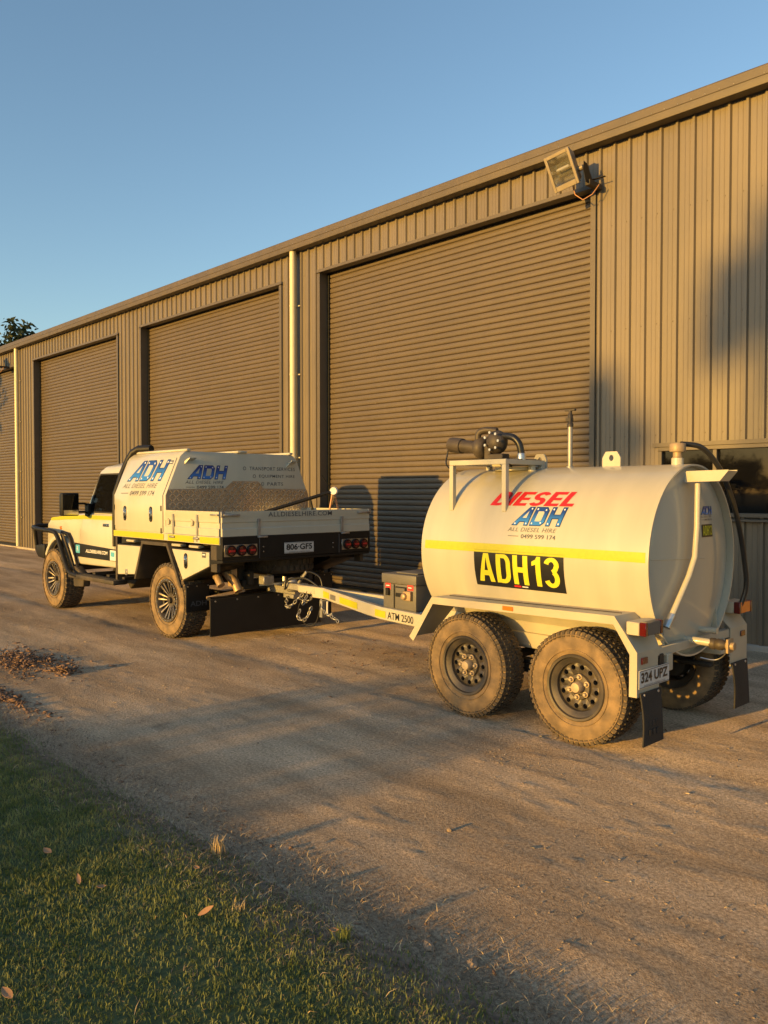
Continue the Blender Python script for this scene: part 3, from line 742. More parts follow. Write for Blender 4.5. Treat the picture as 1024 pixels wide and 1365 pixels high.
# window
wx0, wx1, wz0, wz1 = WIN
wf = MB(); fr = .045
wf.box(wx0, wx1, WY - .05, WY + .05, wz1 - fr, wz1); wf.box(wx0, wx1, WY - .05, WY + .05, wz0, wz0 + fr)
for xx in (wx0, -3.88, -2.7, wx1 - fr): wf.box(xx, xx + fr, WY - .046, WY + .046, wz0 + fr, wz1 - fr)
win = wf.build('window', 'trim_steel', shed, bevel=.004)
q = MB(); q.prism([(WY - .09, wz0 - .02), (WY + .04, wz0 + .001), (WY + .04, wz0 - .03), (WY - .09, wz0 - .04)], 'x', wx0 - .06, wx1 + .06); q.build('window_sill', 'trim_steel', win)
q = MB(); q.box(wx0 - .06, wx1 + .06, WY - .062, WY - .03, wz1 + .001, wz1 + .045); q.build('window_head', 'trim_steel', win)
for a, b in ((wx0 + fr, -3.88), (-3.88 + fr, -2.7), (-2.7 + fr, wx1 - fr)):
    q = MB(); q.box(a, b, WY + .0, WY + .006, wz0 + fr, wz1 - fr); q.build('pane', 'glass_dark', win, smooth=0)
q = MB(); q.box(wx0 - .3, wx1 + .3, WY + .8, WY + .86, .03, 1.55); q.build('inside_partition', 'trim_steel', shed, smooth=0)

# flood lights on arms
def floodlight(x, y, z, yaw, label):
    t = thing('floodlight', (x, y, z), label, 'light', 'flood lights over the roller doors')
    Rm = Matrix.Rotation(yaw, 3, 'Z') @ Matrix.Rotation(R(24), 3, 'X') @ Matrix.Rotation(R(-9), 3, 'Y')
    def W(p): return tuple(Vector((x, y, z)) + Rm @ Vector(p))
    def bd(q, *a, **k):
        q.v = [W(p) for p in q.v]; return q.build(*a, **k)
    # local: face towards -Y, width X, height Z; tapers to the back
    w, h = .165, .205
    q = MB(); rings = []
    for (kw, kh, yy) in ((1, 1, -.10), (1, 1, -.075), (.93, .95, -.06), (.80, .78, .06), (.62, .55, .10)):
        rings.append([(-w * kw, yy, -h * kh), (w * kw, yy, -h * kh), (w * kw, yy, h * kh), (-w * kw, yy, h * kh)])
    q.loft(rings[1:], cap=False); q.f.append(tuple(range(len(q.v) - 4, len(q.v)))); body = bd(q, 'housing', 'lamp_body', t, bevel=.012)
    q = MB()
    for a in ((-w, -w + .035, -h, h), (w - .035, w, -h, h), (-w + .035, w - .035, -h, -h + .06), (-w + .035, w - .035, h - .04, h)): q.box(a[0], a[1], -.112, -.076, a[2], a[3])
    bd(q, 'front_frame', 'lamp_body', t, bevel=.004)
    q = MB(); rr = []
    ww, hh_ = w - .036, (h - .041, -h + .061)
    q.add([(-ww, -.08, hh_[1]), (ww, -.08, hh_[1]), (ww, -.08, hh_[0]), (-ww, -.08, hh_[0]), (-ww * .75, .02, hh_[1] * .35), (ww * .75, .02, hh_[1] * .35), (ww * .75, .03, hh_[0] * .55), (-ww * .75, .03, hh_[0] * .55)],
          [(0, 1, 5, 4), (1, 2, 6, 5), (2, 3, 7, 6), (3, 0, 4, 7), (4, 5, 6, 7)])
    q.v = [(a, b - .02, c) for a, b, c in q.v]
    bd(q, 'reflector', 'lamp_reflector', t, smooth=0)
    q = MB(); q.cyl((-.08, -.045, .02), (.08, -.045, .02), .018, n=10); bd(q, 'bulb', 'decal_white', t)
    q = MB(); q.box(-ww, ww, -.104, -.100, hh_[1], hh_[0]); bd(q, 'lens', 'lamp_glass', t, smooth=0)
    q = MB(); q.lathe([(.03, w * .9), (.03, w + .045), (.018, w + .05)], (0, 0, -.06), 'x', 12); bd(q, 'pivot_knob', 'lamp_body', t)
    q = MB(); q.prism([(.05, .0), (.10, -.04), (.10, -.26), (.0, -.26), (-.08, -.22), (-.03, -.08)], 'x', w + .052, w + .058); bd(q, 'bracket', 'black_paint', t)
    # arm back to the wall
    q = MB(); c = Vector(W((w + .055, .05, -.22)))
    q.box(c.x - .035, c.x + .03, c.y - .05, WY - .028, c.z - .07, c.z - .01); q.box(c.x - .06, c.x + .15, c.y + .06, c.y + .10, c.z + .02, c.z + .026); q.build('arm', 'black_dusty', t, bevel=.004)
    q = MB(); p0 = Vector(W((.02, .0, -h)))
    pts = [p0 + Vector((0.0, 0, 0)), p0 + Vector((.02, .02, -.10)), p0 + Vector((.10, .06, -.17)), p0 + Vector((.20, .10, -.12)), p0 + Vector((.27, .13, -.02))]
    q.tube(pts, .006, 6); q.build('cable', 'copper_wire', t)
    return t
floodlight(-5.50, 8.13, 5.37, R(6), 'large square flood light angled out above the nearest roller door')
floodlight(-25.0, 8.13, 5.40, R(-30), 'flood light on an arm beside the far left downpipe')

# ================================================================== WHEELS
def make_tyre(name_root, Ro, W, Ri, lugs, parent, loc, lug=.012):
    """wheel about the Y axis, outer face towards -Y; returns the wheel part (hub) with tyre and rim"""
    h = W / 2
    prof = [(Ri, -h * .80), (Ri + .012, -h * .93), (Ri + (Ro - Ri) * .35, -h * 1.02), (Ri + (Ro - Ri) * .62, -h * 1.0), (Ro - .035, -h * .93), (Ro - .012, -h * .84),
            (Ro - lug, -h * .66), (Ro - lug, 0), (Ro - lug, h * .66), (Ro - .012, h * .84), (Ro - .035, h * .93), (Ri + (Ro - Ri) * .62, h), (Ri + (Ro - Ri) * .35, h * 1.02), (Ri + .012, h * .93), (Ri, h * .80)]
    t = MB(); t.lathe(prof, (0, 0, 0), 'y', 56, closed=True)
    # raised rings on the wall
    for rr in (.22, .80):
        r0 = Ri + (Ro - Ri) * rr
        t.lathe([(r0 - .004, -h * .98), (r0 - .002, -h * 1.035), (r0 + .002, -h * 1.035), (r0 + .004, -h * .98)], (0, 0, 0), 'y', 56, closed=True)
    tr = MB(); n = lugs
    for k in range(n):
        a = 2 * math.pi * k / n
        for row, (yc, wd, da, sk) in enumerate(((-.74, .30, 0, .15), (-.30, .34, .5, -.3), (.10, .30, 0, .35), (.44, .30, .5, -.2), (.78, .28, 0, .15))):
            aa = a + da * 2 * math.pi / n + random.uniform(-.004, .004)
            sp = 2 * math.pi / n * .36
            yc_, hw = yc * h, wd * h / 2 * 1.05
            r1 = Ro - (.006 if abs(yc) > .6 else 0); r0 = Ro - lug - .012
            V = []
            for r_, s_ in ((r0, 1.0), (r1, .88)):
                for sy in (-1, 1):
                    for sa in (-1, 1):
                        an = aa + sa * sp * s_ + sy * sk * sp * .8
                        V.append((r_ * math.cos(an), yc_ + sy * hw * s_, r_ * math.sin(an)))
            tr.add(V, [(4, 5, 7, 6), (0, 1, 5, 4), (1, 3, 7, 5), (3, 2, 6, 7), (2, 0, 4, 6)])
        # shoulder lugs reaching down the wall
        an = a; sp = 2 * math.pi / n * .33
        V = []
        for (r_, y_) in ((Ro - .010, -h * .86), (Ro - .045, -h * .96)):
            for sa in (-1, 1): V.append((r_ * math.cos(an + sa * sp), y_, r_ * math.sin(an + sa * sp)))
        for (r_, y_) in ((Ro - .004, -h * .90), (Ro - .045, -h * 1.01)):
            for sa in (-1, 1): V.append((r_ * math.cos(an + sa * sp * .85), y_, r_ * math.sin(an + sa * sp * .85)))
        tr.add(V, [(4, 5, 7, 6), (0, 4, 6, 2), (1, 3, 7, 5), (2, 6, 7, 3), (0, 1, 5, 4)])
    hub = MB(); hub.lathe([(.05, h * .9), (.12, h * .7), (.13, 0), (.10, -h * .2), (.02, -h * .25)], (0, 0, 0), 'y', 20)
    w = hub.build('wheel', 'axle_black', parent, org=(0, 0, 0)); w.location = loc; ORG[w.name] = Vector((0, 0, 0))
    ty = t.build('tyre', 'tyre_dusty', w, smooth=50); td = tr.build('tread', 'tread_rubber', ty, smooth=0); td['kind'] = 'stuff'
    return w
def steel_rim(w, Ri, W):
    h = W / 2
    q = MB(); q.lathe([(Ri + .010, -h * .92), (Ri + .004, -h * .99), (Ri - .010, -h * .97), (Ri - .016, -h * .80), (Ri - .035, -h * .72), (Ri - .042, -h * .40), (Ri - .042, h * .6), (Ri, h * .86), (Ri - .004, h * .9), (Ri - .05, h * .6), (Ri - .055, -h * .3), (Ri - .050, -h * .66), (Ri - .03, -h * .78)], (0, 0, 0), 'y', 48, closed=True)
    rim = q.build('rim', 'rim_black', w, smooth=40)
    # pierced disc: 12 sectors, each with a round hole
    r1, r2, yd = .085, Ri - .048, -h * .42; V = []; q = MB(); ns = 12
    for k in range(ns):
        th0 = 2 * math.pi * k / ns; dth = 2 * math.pi / ns; rc = (r1 + r2) / 2 + .006; rh = .0165; N_ = 16
        outer, inner, back = [], [], []
        for j in range(N_):
            a = 2 * math.pi * j / N_ + math.pi / 4
            c, s = math.cos(a), math.sin(a); mx_ = max(abs(c), abs(s)); u, v = c / mx_, s / mx_
            th = th0 + dth / 2 + u * dth / 2; r_ = (r1 + r2) / 2 + v * (r2 - r1) / 2
            dome = -.012 * (1 - ((r_ - (r1 + r2) / 2) / ((r2 - r1) / 2)) ** 2)
            outer.append((r_ * math.cos(th), yd, r_ * math.sin(th)))
            tt = th0 + dth / 2; px = rc * math.cos(tt) + rh * (s * math.cos(tt) - c * math.sin(tt)); pz = rc * math.sin(tt) + rh * (s * math.sin(tt) + c * math.cos(tt))
            inner.append((px, yd - .010, pz)); back.append((px, yd + .02, pz))
        q.loft([outer, inner, back], cap=False)
    q.lathe([(r1, yd), (r1 - .006, yd - .018), (.058, yd - .020), (.052, yd - .005)], (0, 0, 0), 'y', 30)
    q.build('rim_disc', 'rim_black', rim, smooth=50, doubles=.0004)
    q = MB(); q.lathe([(.036, yd), (.036, yd - .05), (.030, yd - .062), (.004, yd - .066)], (0, 0, 0), 'y', 18); q.build('hub_cap', 'nut_tan', rim)
    for k in range(6):
        a = 2 * math.pi * k / 6 + .3; q = MB(); q.lathe([(.013, yd - .01), (.013, yd - .035), (.009, yd - .042), (.002, yd - .043)], (.067 * math.cos(a), 0, .067 * math.sin(a)), 'y', 6); q.lathe([(.020, yd - .016), (.019, yd - .024)], (.067 * math.cos(a), 0, .067 * math.sin(a)), 'y', 10); q.build('wheel_nut', 'nut_tan', rim, smooth=30)
def alloy_rim(w, Ri, W):
    h = W / 2
    q = MB(); q.lathe([(Ri + .014, -h * .93), (Ri + .010, -h * 1.02), (Ri - .016, -h * 1.02), (Ri - .024, -h * .90), (Ri - .035, -h * .5), (Ri - .035, h * .85), (Ri + .01, h * .92), (Ri - .045, h * .8), (Ri - .045, -h * .5)], (0, 0, 0), 'y', 48, closed=True)
    rim = q.build('rim', 'rim_black', w, smooth=40)
    q = MB(); q.lathe([(.045, -h * .62), (.075, -h * .66), (.085, -h * .62), (.09, -h * .40), (.085, -h * .2)], (0, 0, 0), 'y', 24); q.build('rim_centre', 'rim_black', rim)
    q = MB(); q.lathe([(.036, -h * .62), (.034, -h * .84), (.006, -h * .86)], (0, 0, 0), 'y', 18); q.build('hub_cap', 'axle_black', rim)
    s1 = MB()
    for k in range(8):
        a = 2 * math.pi * k / 8 + .2
        for s_ in (-1, 1):
            def pol(r, da, y): return (r * math.cos(a + da), y, r * math.sin(a + da))
            ri, ro = .068, Ri - .018
            d0, d1 = s_ * .20, s_ * .155; wi, wo = .11, .062
            A = [pol(ri, d0 - wi, -h * .66), pol(ri, d0 + wi, -h * .66), pol(ro, d1 + wo, -h * .93), pol(ro, d1 - wo, -h * .93)]
            B = [(x, y + .03, z) for x, y, z in A]
            s1.add(A + B, [(0, 1, 2, 3), (4, 7, 6, 5), (0, 4, 5, 1), (1, 5, 6, 2), (2, 6, 7, 3), (3, 7, 4, 0)])
    sp = s1.build('spokes', 'rim_machined', rim, bevel=.003)
    q = MB()
    for k in range(24):
        a = 2 * math.pi * k / 24; q.lathe([(.0075, -h * .98), (.0075, -h * 1.06), (.003, -h * 1.07)], ((Ri - .001) * math.cos(a), 0, (Ri - .001) * math.sin(a)), 'y', 6)
    bo = q.build('rim_bolt', 'chrome', rim); bo['kind'] = 'stuff'

# ================================================================== UTE
YC = 5.49
def my(y): return 2 * YC - y
ute = thing('utility_truck', (-9.6, YC, 0), 'white tray-back utility truck with canopy toolbox, towing the tank trailer', 'truck')
TR = Vector((-9.6, YC, 0))
w0 = make_tyre('ute', .423, .285, .232, 40, ute, wpt((-8.25, 4.635, .413), TR), .014); alloy_rim(w0, .232, .285)
copy_part(w0, ute, wpt((-11.45, 4.635, .413), TR))
for xx in (-8.25, -11.45):
    c = copy_part(w0, ute, wpt((xx, my(4.635), .413), TR)); c.rotation_euler = (0, 0, math.pi)
w0.rotation_euler = (0, .35, 0)
for yy in (5.08, my(5.08)):
    q = MB(); q.box(-12.05, -7.45, yy - .035, yy + .035, .60, .76); q.build('chassis_rail', 'axle_black', ute, bevel=.01)
for xx in (-11.45, -8.25):
    q = MB(); q.cyl((xx, 4.7, .41), (xx, my(4.7), .41), .05, n=12); q.sphere((xx, YC + .05, .41), .16, 12, (1, 1.1, 1)); q.build('axle', 'axle_black', ute)
for yy in (5.08, my(5.08)):
    q = MB()
    for k in range(4): q.box(-8.85 + .06 * k, -7.65 - .06 * k, yy - .035, yy + .035, .47 - .018 * k, .485 - .018 * k)
    q.build('leaf_spring', 'axle_black', ute)
q = MB(); q.box(-10.4, -9.4, 5.2, 5.85, .42, .62); q.build('gearbox', 'axle_black', ute, bevel=.06)
q = MB(); q.box(-9.3, -8.75, 5.15, 5.8, .5, .78); q.build('fuel_tank', 'axle_black', ute, bevel=.05)
# spare wheel slung under the tray
q = MB(); q.lathe([(.23, -.11), (.36, -.13), (.40, -.10), (.41, 0), (.40, .10), (.36, .13), (.23, .11)], (-7.72, 5.62, .84), 'z', 40, closed=True); sp_ = q.build('spare_wheel', 'tread_rubber', ute)
q = MB()
for k in range(36):
    a = 2 * math.pi * k / 36
    for zz in (-.07, 0, .07): q.obox((-7.72 + .412 * math.cos(a + zz), 5.62 + .412 * math.sin(a + zz), .84 + zz), (.02, .045, .05), Matrix.Rotation(a + zz, 3, 'Z'))
q.build('tread', 'tread_rubber', sp_, smooth=0)['kind'] = 'stuff'

# ---- cab: lower body with wheel arch cut
def arch(cx, cz, r, a0, a1, n=12): return [(cx + r * math.cos(R(a0 + (a1 - a0) * k / n)), cz + r * math.sin(R(a0 + (a1 - a0) * k / n))) for k in range(n + 1)]
AX = -11.45
prof = [(-9.72, .66), (-9.72, 1.335), (-10.73, 1.335), (-11.30, 1.30), (-11.86, 1.245), (-11.99, 1.16), (-12.01, .84), (-11.98, .74)] + arch(AX, .42, .545, 144, 26) + [(-10.93, .64)]
q = MB(); q.prism(prof, 'y', 4.63, my(4.63)); cabb = q.build('cab_body', 'white_paint', ute, bevel=.028, seg=3, smooth=40)
q = MB(); q.loft([[(-11.90, 4.90, 1.22), (-11.90, my(4.90), 1.22), (-11.90, my(4.98), 1.285), (-11.90, 4.98, 1.285)], [(-10.74, 4.80, 1.30), (-10.74, my(4.80), 1.30), (-10.74, my(4.90), 1.375), (-10.74, 4.90, 1.375)]]); q.build('bonnet', 'white_paint', cabb, bevel=.02, seg=2)
# guard flare round the arch
for yy, sg in ((4.63, -1), (my(4.63), 1)):
    q = MB(); o_, i_ = arch(AX, .42, .60, 150, 22), arch(AX, .42, .542, 150, 22)
    q.prism(o_ + i_[::-1], 'y', yy + sg * .055, yy - sg * .01); q.build('guard_flare', 'white_paint', cabb, bevel=.015, seg=2)
# greenhouse
def ring(x0, x1, y0, z): return [(x0, y0, z), (x1, y0, z), (x1, my(y0), z), (x0, my(y0), z)]
q = MB(); q.loft([ring(-10.745, -9.735, 4.645, 1.32), ring(-10.50, -9.775, 4.755, 1.90), ring(-10.40, -9.80, 4.80, 1.965), ring(-10.20, -9.84, 4.92, 2.00)])
q.build('cab_roof', 'white_paint', cabb, bevel=.035, seg=3, smooth=40)
def SY(z): return 4.645 + (z - 1.32) / .58 * .11
def side_plate(poly, off, th, far=False):
    q = MB(); n_ = len(poly)
    A = [(x, SY(z) - off - th, z) for x, z in poly]; B = [(x, SY(z) - off, z) for x, z in poly]
    if far: A = [(x, my(y), z) for x, y, z in A]; B = [(x, my(y), z) for x, y, z in B]
    q.add(A + B, [tuple(range(n_)), tuple(range(2 * n_ - 1, n_ - 1, -1))] + [(i, (i + 1) % n_, n_ + (i + 1) % n_, n_ + i) for i in range(n_)]); return q
for far in (False, True):
    side_plate([(-10.66, 1.345), (-9.80, 1.345), (-9.81, 1.865), (-10.465, 1.865), (-10.50, 1.82)], -.004, .008, far).build('window_seal', 'rubber', cabb, bevel=.002)
    side_plate([(-10.60, 1.365), (-9.83, 1.365), (-9.84, 1.845), (-10.445, 1.845), (-10.465, 1.81)], .003, .004, far).build('side_window', 'glass_dark', cabb, smooth=0)
q = MB(); q.add([(-10.735, 4.74, 1.40), (-10.735, my(4.74), 1.40), (-10.53, my(4.82), 1.87), (-10.53, 4.82, 1.87), (-10.715, 4.74, 1.39), (-10.715, my(4.74), 1.39), (-10.51, my(4.82), 1.86), (-10.51, 4.82, 1.86)], [(0, 1, 2, 3), (7, 6, 5, 4), (0, 4, 5, 1), (1, 5, 6, 2), (2, 6, 7, 3), (3, 7, 4, 0)]); q.build('windscreen', 'glass_dark', cabb, smooth=0)
q = MB(); q.box(-9.762, -9.742, 4.9, my(4.9), 1.42, 1.84); q.build('rear_window', 'glass_dark', cabb, bevel=.003)
# doors
for far in (False, True):
    q = MB(); dp = [(-9.86, .76), (-9.82, .86), (-9.82, 1.325), (-10.70, 1.325), (-10.86, 1.10), (-10.88, .88), (-10.86, .76)]
    y0, y1 = 4.622, 4.64
    if far: y0, y1 = my(y0), my(y1)
    q.prism(dp, 'y', y0, y1); dd = q.build('door', 'white_paint', ute, bevel=.006, seg=2)
    q = MB(); yb = 4.622 if not far else my(4.622); sg = -1 if not far else 1
    q.box(-10.13, -9.96, min(yb + sg * .004, yb), max(yb + sg * .004, yb), 1.175, 1.215); q.box(-10.10, -9.99, min(yb + sg * .004, yb + sg * .022), max(yb + sg * .004, yb + sg * .022), 1.187, 1.203)
    q.build('handle', 'chrome', dd, bevel=.003)
def side(y): return lambda u, v, l: (u, y - l, v)
DS = side(4.622)
# belt-line tape, stripe and stickers
q = MB(); tp = [(-11.84, 1.215), (-11.40, 1.237), (-10.72, 1.26), (-9.735, 1.265), (-9.735, 1.318), (-10.72, 1.313), (-11.40, 1.285), (-11.80, 1.255)]
q.prism(tp, 'y', 4.6185, 4.632); q.build('reflective_tape', 'tape_yellow', ute, smooth=0)
q = MB(); q.prism([(-11.02, .93), (-9.735, .895), (-9.735, .745), (-10.93, .745), (-10.96, .80)], 'y', 4.6195, 4.632); stp = q.build('door_stripe', 'decal_black', ute, smooth=0)
S2 = side(4.6195)
decal('lettering', text_geo('ALLDIESELHIRE.COM', .045, .66, .2, .02), S2, 'decal_white', stp, -10.66, .815)
decal('sticker', rect_geo(.13, .11), S2, 'decal_cyan', stp, -10.98, .795, .0015); decal('sticker', rect_geo(.16, .13), S2, 'decal_white', stp, -9.93, .752, .0015); decal('sticker_print', rect_geo(.11, .06), S2, 'decal_cyan', stp, -9.91, .80, .003)
decal('sticker_print', text_geo('R', .07, .045), S2, 'decal_white', stp, -10.94, .815, .003)
for yy, sg in ((4.632, -1),):
    q = MB(); q.box(-11.53, -11.47, yy - .012, yy + .01, 1.095, 1.14); q.build('indicator', 'lens_orange', cabb, bevel=.006)
# headlight and grille
for yy in (4.84, my(4.84)):
    q = MB(); q.lathe([(.105, -11.97), (.105, -12.035), (.09, -12.045), (.02, -12.05)], (0, yy, 1.02), 'x', 20); q.build('headlight', 'lens_clear', ute)
q = MB()
for k in range(5): q.box(-12.04, -12.0, 5.0, my(5.0), .90 + k * .045, .925 + k * .045)
gr_ = q.build('grille', 'black_paint', ute); gr_['kind'] = 'stuff'
# bull bar, side rail and step
q = MB(); q.prism([(-12.05, .64), (-12.30, .66), (-12.38, .72), (-12.38, .84), (-12.05, .86)], 'y', 4.60, my(4.60)); bb = q.build('bull_bar', 'black_paint', ute, bevel=.02, seg=2)
for yy in (5.0, my(5.0)):
    q = MB(); q.tube([(-12.30, yy, .84), (-12.30, yy, 1.15), (-12.27, yy + (.08 if yy < YC else -.08), 1.23), (-12.27, YC, 1.24)], .035, 12); q.build('hoop', 'black_paint', bb)
for sgn in (1, -1):
    f = (lambda y: y) if sgn == 1 else my
    q = MB(); q.tube([(-12.30, f(5.0), 1.12), (-12.30, f(4.62), 1.12), (-12.24, f(4.52), 1.105), (-12.10, f(4.50), 1.095), (-12.0, f(4.5), 1.09)], .032, 12)
    q.tube([(-12.33, f(4.60), .84), (-12.30, f(4.56), 1.10)], .028, 10); q.build('hoop', 'black_paint', bb)
    q = MB(); q.tube([(-12.02, f(4.49), 1.09), (-11.50, f(4.49), 1.075), (-11.36, f(4.49), 1.06), (-11.28, f(4.49), 1.00), (-11.00, f(4.48), .66), (-10.90, f(4.48), .56), (-10.80, f(4.48), .525), (-10.6, f(4.48), .515)], .030, 12)
    q.tube([(-11.40, f(4.60), 1.06), (-11.18, f(4.60), 1.04), (-11.10, f(4.60), .97), (-10.88, f(4.60), .62), (-10.78, f(4.58), .54)], .022, 10)
    q.build('side_rail', 'black_paint', ute, smooth=60)
    q = MB(); q.prism([(-11.34, 1.045), (-11.22, 1.04), (-10.86, .56), (-10.98, .60)], 'y', f(4.545), f(4.552)); q.build('rail_gusset', 'black_dusty', ute)
    q = MB(); q.box(-10.86, -9.50, min(f(4.455), f(4.64)), max(f(4.455), f(4.64)), .478, .535); st_ = q.build('side_step', 'black_dusty', ute, bevel=.012, seg=2)
    q = MB()
    for k in range(3): q.box(-10.5 + k * .42, -10.42 + k * .42, min(f(4.64), f(5.06)), max(f(4.64), f(5.06)), .52, .56)
    q.build('step_mount', 'axle_black', st_)['kind'] = 'stuff'
    q = MB(); q.prism([(-10.96, .62), (-10.86, .62), (-10.60, .50), (-10.62, .36), (-10.92, .34)], 'y', f(4.56), f(4.66)); q.build('front_mudflap', 'black_dusty', ute, bevel=.01)
q = MB(); q.prism([(-10.1, .50), (-9.75, .50), (-9.95, .36)], 'y', 4.9, 5.3); q.build('skid_plate', 'axle_black', ute, bevel=.01)
# inner guard
q = MB(); o_, i_ = arch(AX, .42, .535, 160, 15), arch(AX, .42, .52, 160, 15); q.prism(o_ + i_[::-1], 'y', 4.64, 5.1); q.build('inner_guard', 'black_dusty', cabb)
# mirrors
for far in (False, True):
    f = my if far else (lambda y: y)
    q = MB(); q.loft([[(-10.66, f(4.27), 1.33), (-10.66, f(4.45), 1.33), (-10.66, f(4.45), 1.59), (-10.66, f(4.27), 1.59)], [(-10.58, f(4.245), 1.31), (-10.58, f(4.47), 1.31), (-10.58, f(4.47), 1.61), (-10.58, f(4.245), 1.61)], [(-10.50, f(4.245), 1.31), (-10.50, f(4.47), 1.31), (-10.50, f(4.47), 1.61), (-10.50, f(4.245), 1.61)]])
    mi = q.build('mirror', 'black_paint', ute, bevel=.018, seg=2)
    q = MB(); a, b = sorted((f(4.262), f(4.455))); q.box(-10.502, -10.494, a, b, 1.40, 1.59); q.build('mirror_glass', 'glass_dark', mi); q = MB(); q.box(-10.502, -10.494, a, b, 1.325, 1.385); q.build('mirror_glass', 'chrome', mi)
    q = MB()
    for zz in (1.36, 1.47): q.tube([(-10.56, f(4.46), zz), (-10.56, f(4.56), zz), (-10.60, f(4.64), zz - .03)], .016, 8)
    q.box(-10.64, -10.52, *sorted((f(4.60), f(4.645))), 1.30, 1.47); q.build('mirror_arm', 'black_paint', mi, bevel=.006)
# black hoop rising behind the cab
q = MB(); q.tube([(-9.60, 4.53, .95), (-9.60, 4.53, 1.30), (-9.595, 4.54, 1.60), (-9.575, 4.63, 1.86), (-9.56, 4.70, 2.02), (-9.51, 4.735, 2.11), (-9.42, 4.77, 2.15), (-9.22, 4.83, 2.15)], [.030, .032, .036, .044, .048, .050, .050, .046], 12); q.build('intake_hoop', 'black_paint', ute, smooth=60)
q = MB(); q.box(-9.70, -9.56, 4.56, 4.63, 1.18, 1.28); q.build('gap_bracket', 'rubber', ute, bevel=.006)

# ---- tray
TX0, TX1 = -9.50, -7.12; YN, YF = 4.48, my(4.48)
q = MB(); q.box(TX0, TX1, YN + .012, YF - .012, 1.09, 1.135); tray = q.build('tray_floor', 'alu_plate', ute, smooth=0)
for yy in (4.95, 5.25, my(5.25), my(4.95)):
    q = MB(); q.box(TX0 + .05, TX1 - .05, yy - .03, yy + .03, .985, 1.089); q.build('tray_bearer', 'axle_black', tray)
for yy in (YN, YF):
    q = MB(); q.box(TX0, TX1, yy - .010, yy + .012, 1.085, 1.165); rr = q.build('rub_rail', 'white_paint', ute, bevel=.003)
    s_ = -1 if yy == YN else 1
    for a, b in ((TX0, -8.26), (-8.17, -7.62), (-7.50, TX1)):
        q = MB(); y2 = yy + s_ * .012; q.box(a + .003, b - .003, min(y2, y2 + s_ * .0025) , max(y2, y2 + s_ * .0025), 1.092, 1.158); q.build('reflective_tape', 'tape_yellow', rr, smooth=0)
# drop sides and tailgate with pressed swages (profile depth, height)
SW = [(0, 0), (0, .075), (.010, .085), (.010, .135), (.002, .145), (.002, .190), (0, .196), (0, .255), (.028, .255), (.028, 0)]
for yy, s_ in ((YN, 1), (YF, -1)):
    q = MB(); q.prism([(yy + s_ * d, 1.168 + z) for d, z in SW], 'x', -8.25, TX1 - .03); ds = q.build('drop_side', 'white_paint', ute, smooth=20)
    for xx in (-8.06, -7.56):
        q = MB(); y0, y1 = sorted((yy - s_ * .014, yy - s_ * .001)); q.box(xx - .014, xx + .014, y0, y1, 1.10, 1.385); q.cyl((xx - .05, yy - s_ * .02, 1.135), (xx + .05, yy - s_ * .02, 1.135), .013, n=8); q.build('hinge_strap', 'galvanised', ds, bevel=.002)
    for xx in (-8.16, -7.66):
        q = MB(); y0, y1 = sorted((yy - s_ * .012, yy - s_ * .0005)); q.prism([(xx - .02, 1.26), (xx + .015, 1.275), (xx + .02, 1.32), (xx - .02, 1.335)], 'y', y0, y1); q.build('rope_hook', 'white_dusty', ds)
q = MB(); q.prism([(TX1 + .028 - d, 1.170 + z) for d, z in SW], 'y', YN + .005, YF - .005); tg = q.build('tailgate', 'white_paint', ute, smooth=20)
TXR = TX1 + .028
for yy in (4.925, 6.065):
    q = MB(); q.box(TXR + .001, TXR + .016, yy - .017, yy + .017, 1.16, 1.345); q.cyl((TXR + .018, yy - .02, 1.155), (TXR + .018, yy + .10, 1.155), .012, n=8); q.build('hinge_strap', 'galvanised', tg, bevel=.002)
for yy, s_ in ((YN, 1), (YF, -1)):
    q = MB(); y0, y1 = sorted((yy - s_ * .012, yy + s_ * .03)); q.box(TXR - .01, TXR + .012, y0, y1, 1.365, 1.425); q.cyl((TXR + .018, yy + s_ * .01, 1.39), (TXR + .018, yy + s_ * .20, 1.385), .012, n=8); q.cyl((TX1 - .16, yy - s_ * .018, 1.39), (TX1 - .02, yy - s_ * .018, 1.39), .010, n=8); q.build('corner_latch', 'galvanised', tg, bevel=.003)
rear = lambda x: (lambda u, v, l: (x + l, u, v))
decal('lettering', text_geo('ALLDIESELHIRE.COM', .050, .87, 0, .01, spacing=1.1), rear(TXR), 'decal_grey', tg, 5.05, 1.362)
# rear panel, lights, plate
q = MB(); q.prism([(-7.20, .93), (-7.085, .93), (-7.085, 1.166), (-7.20, 1.166)], 'y', YN, YF); q.prism([(-7.45, .86), (-7.09, .90), (-7.09, .928), (-7.45, .928)], 'y', YN + .004, YF - .004)
rp = q.build('rear_panel', 'black_paint', ute, bevel=.005)
for y0 in (4.50, 6.06):
    q = MB(); q.box(-7.0845, -7.078, y0, y0 + .40, .965, 1.085); pl = q.build('light_plate', 'alu_plate', ute, bevel=.002)
    for k in range(3):
        yc = y0 + .075 + .125 * k
        q = MB(); q.lathe([(.058, -7.079), (.058, -7.060), (.050, -7.056), (.046, -7.066)], (0, yc, 1.025), 'x', 24); li = q.build('tail_light', 'black_paint', pl)
        q = MB(); q.lathe([(.047, -7.068), (.044, -7.052), (.004, -7.046)], (0, yc, 1.025), 'x', 20); q.build('lens', 'lens_red', li)
        q = MB(); q.box(-7.0475, -7.044, yc - .032, yc + .032, 1.014, 1.034); q.build('lens', 'decal_red', li)
